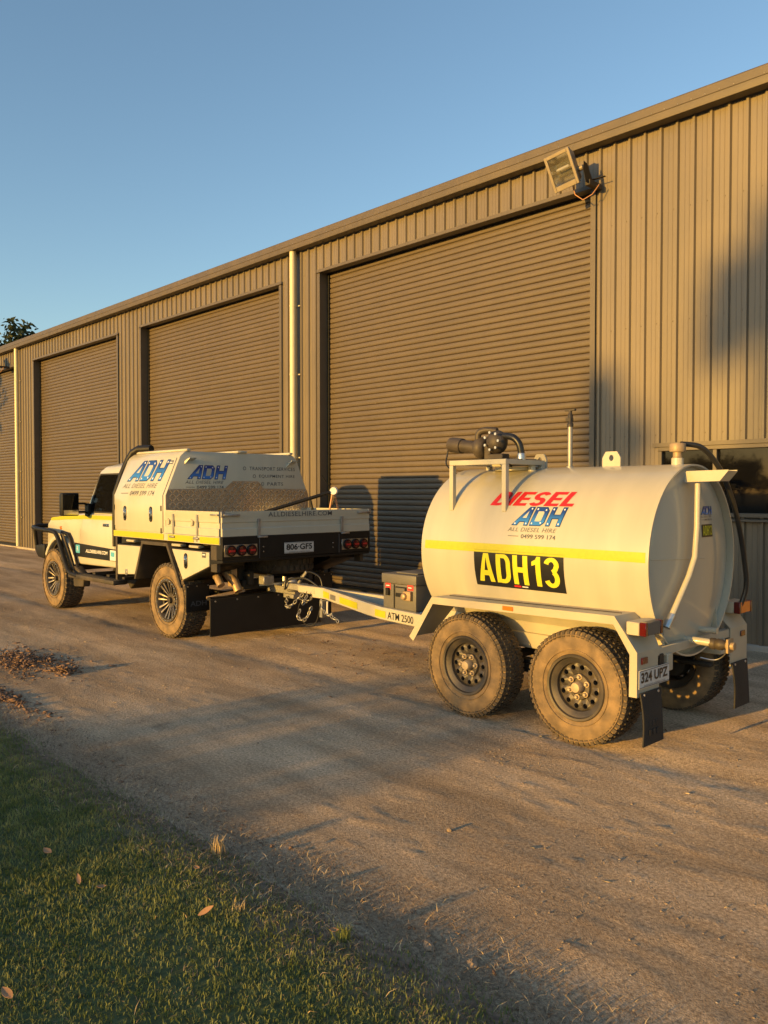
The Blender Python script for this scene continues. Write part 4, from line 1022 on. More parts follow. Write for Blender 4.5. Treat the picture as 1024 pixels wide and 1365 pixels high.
for yy in (4.93, 6.02):
    q = MB(); q.box(-7.084, -7.080, yy - .003, yy + .003, .93, 1.15); q.build('panel_seam', 'decal_grey', rp)
    for zz in (1.0, 1.05): q = MB(); q.lathe([(.008, -7.086), (.006, -7.078)], (0, yy + (.05 if yy < 5.5 else -.09), zz), 'x', 8); q.build('bolt', 'steel', rp)
def plate(x, y0, z0, w, h, txt, parent):
    q = MB(); q.box(x, x + .004, y0, y0 + w, z0, z0 + h); p = q.build('number_plate', 'plate_white', parent, bevel=.0015)
    decal('plate_lettering', text_geo(txt, h * .56, w * .88, 0, .03), rear(x + .004), 'decal_black', p, y0 + w * .06, z0 + h * .30)
    decal('plate_lettering', text_geo('QUEENSLAND SUNSHINE STATE', h * .09, w * .7), rear(x + .004), 'decal_grey', p, y0 + w * .15, z0 + h * .08)
    e = .004
    for a in ((y0 + e, z0 + e, w - 2 * e, e), (y0 + e, z0 + h - 2 * e, w - 2 * e, e)): decal('plate_border', rect_geo(a[2], a[3]), rear(x + .004), 'decal_grey', p, a[0], a[1], .0012)
    return p
plate(-7.083, 5.25, .962, .40, .118, '806\u00b7GF5', ute)
# under-tray boxes and mudguard
def trap(poly, y0, y1, name, m, par, bev=.006): q = MB(); q.prism(poly, 'y', y0, y1); return q.build(name, m, par, bevel=bev)
def t_handle(x, y, z, par, fn=None, s=1.0):
    n_ = 16; P_ = []
    for k in range(n_):
        a = 2 * math.pi * k / n_; P_.append((x + .034 * s * math.cos(a), z + (.05 * s if math.sin(a) > 0 else -.05 * s) + .034 * s * math.sin(a)))
    q = MB(); q.prism(P_, 'y', y - .006, y + .004); h_ = q.build('latch', 'black_paint', par, bevel=.002)
    q = MB(); q.prism([(x + (a - x) * .72, z + (b - z) * .80) for a, b in P_], 'y', y - .010, y - .005); q.build('latch_plate', 'chrome', h_, bevel=.002)
    q = MB(); q.box(x - .009, x + .009, y - .022, y - .010, z - .03, z + .05); q.build('latch_grip', 'chrome', h_, bevel=.003)
    q = MB(); q.lathe([(.014, y - .011), (.014, y - .016)], (x, 0, z - .045), 'y', 10); q.build('latch_lock', 'black_paint', h_)
for far in (False, True):
    f = my if far else (lambda y: y)
    ya, yb = sorted((f(4.492), f(4.90)))
    fb = trap([(-9.43, 1.0), (-8.79, 1.005), (-8.97, .64), (-9.43, .61)], ya, yb, 'tool_box', 'black_paint', ute)
    rb = trap([(-8.13, 1.015), (-7.32, 1.015), (-7.32, .845), (-7.88, .655)], ya, yb, 'tool_box', 'black_paint', ute)
    if not far:
        yd0, yd1 = 4.478, 4.493
        trap([(-9.42, .985), (-8.82, .99), (-8.985, .655), (-9.42, .625)], yd0, yd1, 'lid', 'white_paint', fb, .004)
        l2 = trap([(-8.10, 1.0), (-7.335, 1.0), (-7.335, .855), (-7.87, .675)], yd0, yd1, 'lid', 'white_paint', rb, .004)
        t_handle(-7.80, 4.477, .885, l2)
        q = MB(); q.box(-9.20, -9.16, 4.466, 4.479, .63, .70); q.build('catch', 'steel', fb, bevel=.002)
        decal('maker_plate', rect_geo(.075, .055), side(4.478), 'decal_grey', l2, -7.47, .94); decal('maker_print', rect_geo(.055, .012), side(4.478), 'decal_white', l2, -7.46, .966, .003)
    # arch frame
    o_ = [(-8.99, .60), (-8.80, 1.06), (-8.20, 1.06), (-7.90, .585)]; i_ = [(-8.955, .60), (-8.775, 1.02), (-8.225, 1.02), (-7.94, .585)]
    q = MB(); q.prism(o_ + i_[::-1], 'y', f(4.474), f(4.93)); q.build('mudguard', 'black_dusty', ute, bevel=.003)
    q = MB(); q.box(-7.80, -7.788, *sorted((f(4.47), f(4.76))), .33, .63); mf = q.build('mudflap', 'rubber_flap', ute, bevel=.003)
    if not far: decal('lettering', text_geo('ADH', .055, .20, 0, .01), rear(-7.788), 'decal_grey', mf, 4.52, .39)
    q = MB()
    for xx in (-7.787,):
        for yy in (4.49, 4.60, 4.74):
            q.lathe([(.008, xx), (.006, xx + .006)], (0, f(yy), .605), 'x', 6)
    q.build('bolt', 'steel', mf)['kind'] = 'stuff'
    for k, xx in enumerate((-9.20, -8.80, -8.45, -8.12, -7.75)):
        q = MB(); y0, y1 = sorted((f(4.482), f(4.56))); q.box(xx, xx + .19, y0, y1, 1.030, 1.058); q.build('tie_rail', 'white_dusty', ute, bevel=.006)
    q = MB(); q.box(-7.315, -7.20, *sorted((f(4.486), f(4.53))), .80, 1.08); q.build('tray_post', 'black_dusty', ute, bevel=.004)
    q = MB(); q.box(-9.495, -9.45, *sorted((f(4.486), f(4.55))), .55, 1.08); q.build('tray_post', 'black_dusty', ute, bevel=.004)
# stone guard boards
q = MB(); q.box(-7.43, -7.418, 4.54, 6.02, .105, .50); sg1 = q.build('stone_guard', 'rubber_flap', ute, bevel=.003)
q = MB(); q.box(-7.50, -7.43, 4.55, 6.01, .485, .515); q.build('guard_rail', 'black_paint', sg1)
for k in range(6): q = MB(); q.lathe([(.010, -7.419), (.008, -7.409)], (0, 4.60 + k * .27, .475), 'x', 8); q.build('bolt', 'steel', sg1)
q = MB(); q.box(-7.78, -7.77, 5.9, 6.48, .10, .46); q.build('stone_guard', 'rubber_flap', ute, bevel=.003)
q = MB(); q.box(-7.62, -7.56, 4.98, 5.06, .5, .95); q.box(-7.62, -7.56, 5.86, 5.94, .5, .95); q.build('guard_post', 'axle_black', ute)['kind'] = 'stuff'
# exhaust
q = MB(); q.tube([(-8.0, 4.90, .70), (-7.72, 4.82, .70), (-7.60, 4.73, .715), (-7.52, 4.70, .70), (-7.46, 4.70, .63)], .042, 14); q.tube([(-7.66, 4.86, .78), (-7.55, 4.86, .715), (-7.46, 4.87, .66), (-7.40, 4.88, .56)], .048, 14)
q.build('exhaust_pipe', 'exhaust', ute, smooth=60)
q = MB(); q.beam((-7.55, 4.58, .50), (-7.44, 4.98, .56), .05, .03); q.box(-7.58, -7.50, 4.86, 4.93, .60, .84); q.build('exhaust_hanger', 'exhaust', ute, bevel=.004)
# tow bar
q = MB(); q.box(-7.62, -7.50, 5.0, 5.95, .55, .66); tb = q.build('tow_bar', 'axle_black', ute, bevel=.01)
q = MB(); q.box(-7.50, -6.98, 5.31, 5.39, .52, .60); q.box(-7.16, -6.98, 5.29, 5.41, .48, .53); q.build('tongue', 'galvanised', tb, bevel=.006)
q = MB(); q.box(-7.35, -7.25, 5.10, 5.24, .62, .72); q.build('trailer_socket', 'galvanised', tb, bevel=.01)
q = MB(); q.tube([(-7.5, 5.25, .66), (-7.35, 5.27, .75), (-7.32, 5.3, .82)], .012, 6); q.build('tow_cable', 'hose_black', tb)
q = MB(); q.cyl((-7.22, 5.35, .53), (-7.22, 5.35, .70), .02, n=8); q.beam((-7.45, 5.18, .60), (-7.28, 5.50, .62), .04, .02); q.build('hitch_pin', 'steel', tb)

# ---- canopy
CX0, CX1 = -9.50, -8.25
SEC = [(4.484, 1.14), (4.484, 1.585), (4.672, 2.03), (4.735, 2.085), (my(4.735), 2.085), (my(4.672), 2.03), (my(4.484), 1.585), (my(4.484), 1.14)]
q = MB(); q.prism(SEC, 'x', CX0, CX1); can = q.build('canopy', 'white_paint', ute, bevel=.010, seg=2)
# side doors that follow the fold
def folded(x0, x1, x2, x3, y_of, th, far=False):
    pts = [(x0, 1.150), (x1, 1.150), (x1, 1.585), (x3, 2.015), (x2, 2.015), (x0, 1.585)]
def fold_y(z): return 4.484 if z <= 1.585 else 4.484 + (z - 1.585) / .445 * .188
def sidepanel(far):
    f = my if far else (lambda y: y)
    rings = []
    for z in (1.172, 1.585, 2.012):
        y = fold_y(z); rings.append([(CX0 + .02, f(y - .013), z), (CX1 - .045, f(y - .013), z), (CX1 - .045, f(y + .004), z), (CX0 + .02, f(y + .004), z)])
    q = MB(); q.loft(rings); return q.build('canopy_door', 'white_paint', can, bevel=.004, seg=2)
cd = sidepanel(False); sidepanel(True)
ya_ = fold_y(1.2) - .013
for xx in (-9.20, -8.56): t_handle(xx, ya_, 1.37, cd, s=1.05)
for xx, zz in ((-9.475, 1.44), (-9.475, 1.19), (-8.32, 1.44), (-8.32, 1.19)):
    q = MB(); q.box(xx - .01, xx + .01, ya_ - .006, ya_, zz - .03, zz + .03); q.build('door_hinge', 'black_paint', cd)
nrm = Vector((0, -.445, .188)).normalized()
def slant(u, v, l):
    t = v / .483; return (u, 4.484 + .188 * t - .013 + nrm.y * l, 1.585 + .445 * t + nrm.z * l)
logo(slant, cd, .86, -9.22, .185)
decal('maker_plate', rect_geo(.085, .045), slant, 'decal_grey', cd, -8.41, .385); decal('maker_print', rect_geo(.06, .010), slant, 'decal_white', cd, -8.40, .40, .003)
# roof edge rails
q = MB(); q.box(CX0 + .05, CX1 + .02, 4.74, 4.80, 2.086, 2.115); q.build('roof_rail', 'white_paint', can, bevel=.008); q = MB(); q.box(CX0 + .05, CX1 + .02, my(4.80), my(4.74), 2.086, 2.115); q.build('roof_rail', 'white_paint', can, bevel=.008)
q = MB(); q.box(CX0 + .05, CX1 + .02, 5.42, 5.56, 2.086, 2.112); q.build('roof_rail', 'white_paint', can, bevel=.008)
# rear face
RXC = CX1 + .001
RF = rear(CX1)
for yy in (4.72, 6.15):
    q = MB(); q.add([(CX1, yy, 1.965), (CX1, yy + .13, 1.985), (CX1 + .075, yy + .12, 2.005), (CX1 + .075, yy + .03, 2.005), (CX1, yy, 1.972), (CX1, yy + .13, 1.992), (CX1 + .075, yy + .12, 2.012), (CX1 + .075, yy + .03, 2.012)], [(0, 1, 2, 3), (7, 6, 5, 4), (0, 4, 5, 1), (1, 5, 6, 2), (2, 6, 7, 3), (3, 7, 4, 0)]); q.add([(CX1, yy, 1.93), (CX1 + .075, yy + .03, 2.004), (CX1, yy, 1.971), (CX1, yy + .006, 1.93), (CX1 + .075, yy + .036, 2.004), (CX1, yy + .006, 1.971)], [(0, 1, 2), (5, 4, 3), (0, 3, 4, 1), (1, 4, 5, 2), (2, 5, 3, 0)]); q.build('lamp_tab', 'white_paint', can, smooth=0)
logo(RF, can, .52, 4.80, 1.775)
for yy, zz, tx, ww in ((5.60, 1.885, 'TRANSPORT SERVICES', .68), (5.74, 1.792, 'EQUIPMENT HIRE', .54), (5.86, 1.70, 'PARTS', .24)):
    decal('lettering', text_geo(tx, .042, ww, 0, .005, spacing=1.15), RF, 'decal_grey', can, yy, zz)
    V, F = disc_geo([(0, 0)], .022, 14); n_ = len(V); Vi = [(x * .72, y * .72) for x, y in V]
    decal('bullet_ring', (V + Vi, [(i, (i + 1) % n_, n_ + (i + 1) % n_, n_ + i) for i in range(n_)]), RF, 'decal_grey', can, yy - .07, zz + .021)
# tread plate on the rear face
CP = [(4.49, 1.137), (my(4.49), 1.137), (my(4.49), 1.585), (my(4.515), 1.655), (5.80, 1.665), (5.72, 1.752), (5.36, 1.752), (5.255, 1.665), (4.515, 1.655), (4.49, 1.585)]
q = MB(); q.prism(CP, 'x', CX1 + .001, CX1 + .005); tp_ = q.build('tread_plate', 'alu_plate', ute, smooth=0)
q = MB(); st = .046
def inside(y, z): return 4.52 < y < my(4.52) and z > 1.15 and (z < 1.645 or (z < 1.735 and 5.33 < y < 5.75))
j = 0; z = 1.40
while z < 1.75:
    i = 0; y = 4.50
    while y < 6.5:
        if inside(y, z):
            a = R(45) if (i + j) % 2 else R(-45); q.obox((CX1 + .0065, y, z), (.007, .046, .014), Matrix.Rotation(a, 3, 'X'))
        y += st; i += 1
    z += st; j += 1
q.build('tread_pattern', 'tread_glint', tp_, bevel=0, smooth=0)['kind'] = 'stuff'
for yy in (4.75, 5.25, 5.78, 6.3): q = MB(); q.lathe([(.010, CX1 + .004), (.007, CX1 + .010)], (0, yy, 1.64), 'x', 8); q.build('bolt', 'steel', tp_)
# copper-pink rag colour in the tray corner and the pole lying in the tray
pole = thing('pole', (-7.7, 5.9, 1.135), 'black pole with a pale ringed head propped above the truck tailgate', 'pole')
q = MB(); q.tube([(-8.0, 5.28, 1.30), (-7.42, 6.17, 1.62)], .022, 10); q.build('shaft', 'black_paint', pole)
q = MB(); q.lathe([(.020, -.03), (.042, -.032), (.048, -.012), (.036, 0), (.048, .012), (.042, .032), (.020, .03)], (0, 0, 0), 'y', 18); rm = Matrix.Rotation(R(35), 3, 'Z'); q.v = [tuple(Vector((-7.40, 6.21, 1.635)) + rm @ Vector(p)) for p in q.v]; q.build('ringed_head', 'decal_white', pole)
q = MB(); q.cyl((-7.40, 6.19, 1.61), (-7.40, 6.08, 1.14), .011, n=8); q.build('stay', 'copper_wire', pole); q = MB(); q.cyl((-7.40, 6.22, 1.60), (-7.40, 6.36, 1.14), .010, n=8); q.build('stay', 'copper_wire', pole)
q = MB(); q.cyl((-7.41, 6.18, 1.65), (-7.44, 6.06, 1.82), .005, n=6); q.build('whip', 'black_paint', pole); q = MB(); q.cyl((-7.55, 5.97, 1.55), (-7.50, 6.05, 1.14), .014, n=8); q.build('stay', 'black_paint', pole)

# ================================================================== TANK TRAILER
TY = 5.21
def ty_(y): return 2 * TY - y
TO = Vector((-3.5, TY, 0))
trl = thing('tank_trailer', TO, 'white cylindrical diesel tank trailer on two axles, hitched behind the truck', 'trailer')
A_, B_, ZC = .61, .635, 1.175; TXF, TXB = -4.42, -2.50
def esec(k=1.0, n=72): return [(TY + A_ * k * math.cos(2 * math.pi * i / n), ZC + B_ * k * math.sin(2 * math.pi * i / n)) for i in range(n)]
q = MB(); rings = []
for x, k in ((TXF + .05, .97), (TXF + .045, .975), (TXF, .98), (TXF, 1.0), (TXF + .02, 1.002), (-4.0, 1.0), (-3.46, 1.0), (-2.95, 1.0), (TXB - .02, 1.002), (TXB, 1.0), (TXB, .982), (TXB - .055, .98)):
    rings.append([(x, y, z) for y, z in esec(k)])
q.loft(rings, cap=False); tank = q.build('tank', 'tank_paint', trl, smooth=35)
def dish_x(y, z):
    rr = ((y - TY) / (A_ * .98)) ** 2 + ((z - ZC) / (B_ * .98)) ** 2
    return TXB - .052 + .085 * max(0, 1 - rr) ** .85
q = MB(); rings = []
for k in (.985, .95, .88, .8, .7, .6, .5, .4, .3, .2, .1, .02): rings.append([(dish_x(TY + (y - TY) * k, ZC + (z - ZC) * k), TY + (y - TY) * k, ZC + (z - ZC) * k) for y, z in esec(1.0, 60)])
q.loft(rings, cap=True); q.build('tank_end', 'tank_paint', tank, smooth=60)
q = MB(); rings = []
for k in (.985, .9, .75, .55, .3, .02): rings.append([(TXF + .05 - .09 * (1 - k * k), TY + (y - TY) * k, ZC + (z - ZC) * k) for y, z in esec(1.0, 60)])
q.loft(rings, cap=True); q.build('tank_end', 'tank_paint', tank, smooth=60)
# weld seam across the end
q = MB(); q.tube([(dish_x(y, 1.20) + .001, y, 1.205 - .03 * (y - 4.68)) for y in np.linspace(4.68, 5.28, 14)], .0035, 6); q.build('weld_seam', 'tank_paint', tank)
def shell_y(z, sgn=-1): return TY + sgn * A_ * math.sqrt(max(0, 1 - ((z - ZC) / B_) ** 2))
def TS(u, v, l):
    th = math.asin(max(-1, min(1, (v - ZC) / B_))); n_ = Vector((0, -math.cos(th) / A_, math.sin(th) / B_)).normalized()
    return (u, TY - A_ * math.cos(th) + n_.y * l, v + n_.z * l)
decal('reflective_tape', rect_geo(1.86, .064, 6, 2), TS, 'tape_yellow', tank, -4.38, 1.190, .0018)
decal('lettering', block_geo('DIESEL', .098, .76, .215, .075, .26, 8, {'I': .215, 'D': .62, 'S': .60, 'L': .52, 'E': .55}), TS, 'decal_red', tank, -3.82, 1.527, .002)
logo(TS, tank, .42, -3.54, 1.395, 10)
decal('number_panel', rect_geo(.775, .262, 10, 2), TS, 'decal_black', tank, -3.885, .945, .0018)
decal('number_lettering', block_geo('ADH13', .205, .70, .15, .075, 0, 12, {'A': .52, 'D': .47, 'H': .47, '1': .34, '3': .46}), TS, 'decal_yellow', tank, -3.845, .978, .0035)
decal('maker_print', rect_geo(.06, .012), TS, 'decal_red', tank, -3.54, .957, .0032); decal('maker_print', rect_geo(.05, .007), TS, 'decal_white', tank, -3.47, .959, .0032)
def TE(u, v, l): return (dish_x(u, v) + .001 + l, u, v)
logo(TE, tank, .185, 5.275, 1.475)
decal('number_panel', rect_geo(.17, .085, 4, 4), TE, 'decal_black', tank, 5.255, 1.325, .002); decal('number_lettering', block_geo('ADH13', .064, .15, .15, .075, 0, 0, {'A': .52, 'D': .47, 'H': .47, '1': .34, '3': .46}), TE, 'decal_yellow', tank, 5.266, 1.337, .004)
# pipe down the end and hanger channel
q = MB(); q.tube([(-2.432, 5.105, 1.68), (-2.418, 5.07, 1.40), (-2.416, 5.04, 1.21), (-2.43, 4.99, 1.09), (-2.47, 4.80, .80)], .019, 12); q.build('sight_pipe', 'tank_paint', trl, smooth=60)
q = MB(); q.tube([(-2.462, 4.835, .855), (-2.474, 4.785, .778)], .024, 12); q.build('pipe_sleeve', 'steel', trl)
q = MB(); q.add([(-2.50, 5.06, 1.69), (-2.27, 5.06, 1.695), (-2.27, 5.20, 1.695), (-2.50, 5.20, 1.69), (-2.50, 5.06, 1.755), (-2.215, 5.06, 1.76), (-2.215, 5.20, 1.76), (-2.50, 5.20, 1.755)], [(0, 1, 2, 3), (0, 4, 5, 1), (3, 2, 6, 7), (1, 5, 6, 2)])
q.add([(a, b + (.006 if b < 5.1 else -.006), c + .006) for a, b, c in q.v[:]], [(3, 2, 1, 0), (1, 5, 4, 0), (7, 6, 2, 3)]); q.build('hose_hanger', 'tank_paint', trl, smooth=0)
# hose over the far shoulder
def spl(P_, n=40):
    P_ = [Vector(p) for p in P_]; out = []
    for i in range(len(P_) - 1):
        p0, p1, p2, p3 = P_[max(0, i - 1)], P_[i], P_[i + 1], P_[min(len(P_) - 1, i + 2)]
        for k in range(8):
            t = k / 8; out.append(.5 * ((2 * p1) + (-p0 + p2) * t + (2 * p0 - 5 * p1 + 4 * p2 - p3) * t * t + (-p0 + 3 * p1 - 3 * p2 + p3) * t ** 3))
    return out + [P_[-1]]
q = MB(); q.tube(spl([(-2.62, 5.24, 1.95), (-2.52, 5.34, 1.925), (-2.46, 5.46, 1.80), (-2.43, 5.58, 1.62), (-2.42, 5.70, 1.40), (-2.42, 5.80, 1.15), (-2.42, 5.835, .95), (-2.46, 5.80, .78)]), .018, 10); q.build('delivery_hose', 'hose_black', trl, smooth=60)
# top fittings
def cylz(x, y, z0, z1, r, n=18): return MB().cyl((x, y, z0), (x, y, z1), r, n=n)
q = MB(); q.lathe([(.036, 1.795), (.036, 1.855), (.030, 1.862), (.030, 1.892), (.050, 1.895), (.053, 1.905), (.053, 1.945), (.048, 1.952), (.01, 1.954)], (-2.62, TY - .01, 0), 'z', 24); q.build('filler_cap', 'brass', trl); q = MB(); q.lathe([(.040, 1.79), (.040, 1.852)], (-2.62, TY - .01, 0), 'z', 20); q.build('filler_neck', 'tank_paint', trl)
q = MB(); q.lathe([(.030, 1.80), (.030, 1.815), (.019, 1.82), (.019, 2.12)], (-3.47, TY, 0), 'z', 16); q.build('dip_pipe', 'galvanised', trl)
q = MB(); q.lathe([(.024, 2.11), (.024, 2.135), (.018, 2.14), (.020, 2.20), (.014, 2.205), (.012, 2.235)], (-3.47, TY, 0), 'z', 14); q.box(-3.515, -3.425, TY - .012, TY + .012, 2.228, 2.243); q.box(-3.50, -3.455, TY - .02, TY + .02, 2.15, 2.18); q.build('dip_valve', 'pump_black', trl, bevel=.002)
def lug(x, y, w=.072, h=.115):
    o_ = [(x - w, 1.79), (x + w, 1.79), (x + w, 1.80 + h * .62), (x + w * .62, 1.80 + h), (x - w * .62, 1.80 + h), (x - w, 1.80 + h * .62)]
    N_ = 24; cx, cz = x, 1.80 + h * .6; out = []; inn = []
    for k in range(N_):
        a = 2 * math.pi * k / N_ + .01; d = Vector((math.cos(a), math.sin(a)))
        best = 9
        for i in range(6):
            p, r_ = Vector(o_[i]) - Vector((cx, cz)), Vector(o_[(i + 1) % 6]) - Vector((cx, cz)); e = r_ - p
            den = d.x * e.y - d.y * e.x
            if abs(den) < 1e-9: continue
            t = (p.x * e.y - p.y * e.x) / den; s_ = (p.x * d.y - p.y * d.x) / den
            if t > 0 and -1e-6 <= s_ <= 1 + 1e-6: best = min(best, t)
        out.append((cx + d.x * best, cz + d.y * best)); inn.append((cx + .018 * d.x, cz + .022 * d.y))
    q = MB(); q.loft([[(a, y - .008, b) for a, b in out], [(a, y + .008, b) for a, b in out], [(a, y + .008, b) for a, b in inn], [(a, y - .008, b) for a, b in inn], [(a, y - .008, b) for a, b in out]], cap=False)
    q.build('lifting_lug', 'tank_paint', trl, smooth=25)
lug(-3.12, TY); lug(-3.78, TY + .06, .06, .12)
# pump stand
sx0, sx1, sy0, sy1, sz = -4.175, -3.67, 4.69, 5.13, 1.845
q = MB()
for xx in (sx0, sx1):
    q.box(xx - .019, xx + .019, sy0 - .019, sy0 + .019, shell_y(1.49) * 0 + 1.485, sz - .019); q.box(xx - .019, xx + .019, sy1 - .019, sy1 + .019, 1.79, sz - .019)
for yy in (sy0, sy1): q.box(sx0 - .019, sx1 + .019, yy - .019, yy + .019, sz - .0185, sz + .019)
for xx in (sx0, sx1): q.box(xx - .019, xx + .019, sy0 + .0195, sy1 - .0195, sz - .018, sz + .0185)
ps = q.build('pump_stand', 'tank_paint', trl, bevel=.002); ps['kind'] = 'stuff'
q = MB(); q.box(sx0 + .10, sx1 - .02, sy0 + .04, sy1 + .02, sz + .0195, sz + .026); q.build('mounting_plate', 'axle_black', trl)
q = MB(); q.lathe([(.19, 1.79), (.19, 1.815), (.17, 1.818)], (-3.90, TY - .05, 0), 'z', 28); q.build('manhole', 'tank_paint', trl)
for xx, yy, rr, hh in ((-3.98, TY - .10, .04, .055), (-3.80, TY - .04, .035, .05), (-3.70, TY - .16, .03, .05)): q = MB(); q.lathe([(rr, 1.78), (rr, 1.80 + hh), (rr * .7, 1.805 + hh)], (xx, yy, 0), 'z', 16); q.build('tank_fitting', 'tank_paint', trl)
# pump with motor and suction hose
py = 4.92
q = MB(); pm = [Vector((-4.40, py, 2.005)), Vector((-4.09, py, 1.965))]; d = pm[1] - pm[0]
q.tube([pm[0] - d * .02, pm[0], pm[0] + d * .02, pm[0] + d * .40, pm[0] + d * .41, pm[1]], [.042, .056, .060, .060, .050, .048], 20); mot = q.build('pump_motor', 'pump_black', trl, smooth=40)
q = MB(); q.tube([pm[0] - d * .022, pm[0] - d * .05], [.05, .03], 16); q.build('motor_cap', 'brass', mot)
q = MB(); q.sphere((-3.93, py, 2.005), .092, 16, (.95, .85, 1)); q.lathe([(.07, -4.12), (.085, -4.10), (.085, -4.06), (.06, -4.03)], (0, py, 1.965), 'x', 16); q.box(-4.03, -3.97, py - .035, py + .035, sz + .026, 1.99); q.box(-3.98, -3.84, py - .05, py + .04, sz + .026, sz + .07)
pb = q.build('pump_body', 'pump_black', trl, bevel=.006, smooth=40)
q = MB(); q.tube(spl([(-4.09, py - .02, 1.97), (-4.09, py - .03, 2.07), (-4.03, py - .02, 2.10), (-3.93, py, 2.09)]), .025, 10); q.build('pump_elbow', 'pump_black', pb, smooth=60)
for k in range(7): a = k * .9; q = MB(); q.lathe([(.011, py - .076), (.011, py - .088)], (-3.92 + .066 * math.cos(a), 0, 2.01 + .066 * math.sin(a)), 'y', 6); q.build('bolt', 'steel', pb)
q = MB(); q.tube(spl([(-3.87, py, 2.05), (-3.78, py, 2.035), (-3.73, py + .01, 1.985), (-3.715, py + .02, 1.91)]), .026, 10); q.build('suction_hose', 'hose_black', pb, smooth=60)
q = MB(); q.lathe([(.033, 1.865), (.033, 1.90), (.028, 1.915)], (-3.715, py + .02, 0), 'z', 14); q.build('hose_clamp', 'steel', pb)
q = MB(); q.tube(spl([(-4.42, py, 1.99), (-4.44, py, 1.92), (-4.40, py - .05, 1.84), (-4.34, py, 1.77)]), .006, 6); q.build('motor_cable', 'hose_black', mot)
# chassis
for yy in (4.835, ty_(4.835)):
    q = MB(); q.box(-4.52, -2.47, yy - .035, yy + .035, .50, .61); q.build('chassis_rail', 'white_dusty', trl, bevel=.006)
    q = MB(); q.prism([(-4.44, .61), (-4.40, .82), (-2.52, .84), (-2.50, .61)], 'y', yy - .012, yy - .006); q.build('skirt', 'white_dusty', trl, bevel=.002)
    q = MB(); q.box(-3.72, -3.52, yy - .05, yy - .036, .52, .535); q.build('stiffener', 'white_dusty', trl)
for xx in (-4.3, -3.6, -2.7):
    q = MB(); v = [(4.87, .56)] + [(y, ZC - math.sqrt(max(0, 1 - ((y - TY) / A_) ** 2)) * B_ - .002) for y in np.linspace(4.87, ty_(4.87), 15)] + [(ty_(4.87), .56)]
    q.prism(v[1:-1] + [(ty_(4.87), .52), (4.87, .52)], 'x', xx - .03, xx + .03); q.build('saddle', 'white_dusty', trl)
for xx in (-2.94, -3.87):
    q = MB(); q.cyl((xx, 4.68, .37), (xx, ty_(4.68), .37), .035, n=12); q.build('axle', 'axle_black', trl)
for yy in (4.80, ty_(4.80)):
    q = MB(); q.box(-3.85, -2.98, yy - .03, yy + .03, .40, .43); q.box(-3.60, -3.22, yy - .035, yy + .035, .33, .40); q.box(-4.25, -3.9, yy - .03, yy + .03, .39, .42); q.box(-2.92, -2.56, yy - .03, yy + .03, .39, .42); q.build('suspension', 'axle_black', trl, bevel=.008)['kind'] = 'stuff'
t0 = make_tyre('trailer', .375, .235, .207, 58, trl, wpt((-2.94, 4.593, .367), TO), .010); steel_rim(t0, .207, .235)
t1 = copy_part(t0, trl, wpt((-3.87, 4.593, .367), TO)); t1.rotation_euler = (0, .25, 0); t0.rotation_euler = (0, -.1, 0)
for xx in (-2.94, -3.87): c = copy_part(t0, trl, wpt((xx, ty_(4.593), .367), TO)); c.rotation_euler = (0, 0, math.pi)
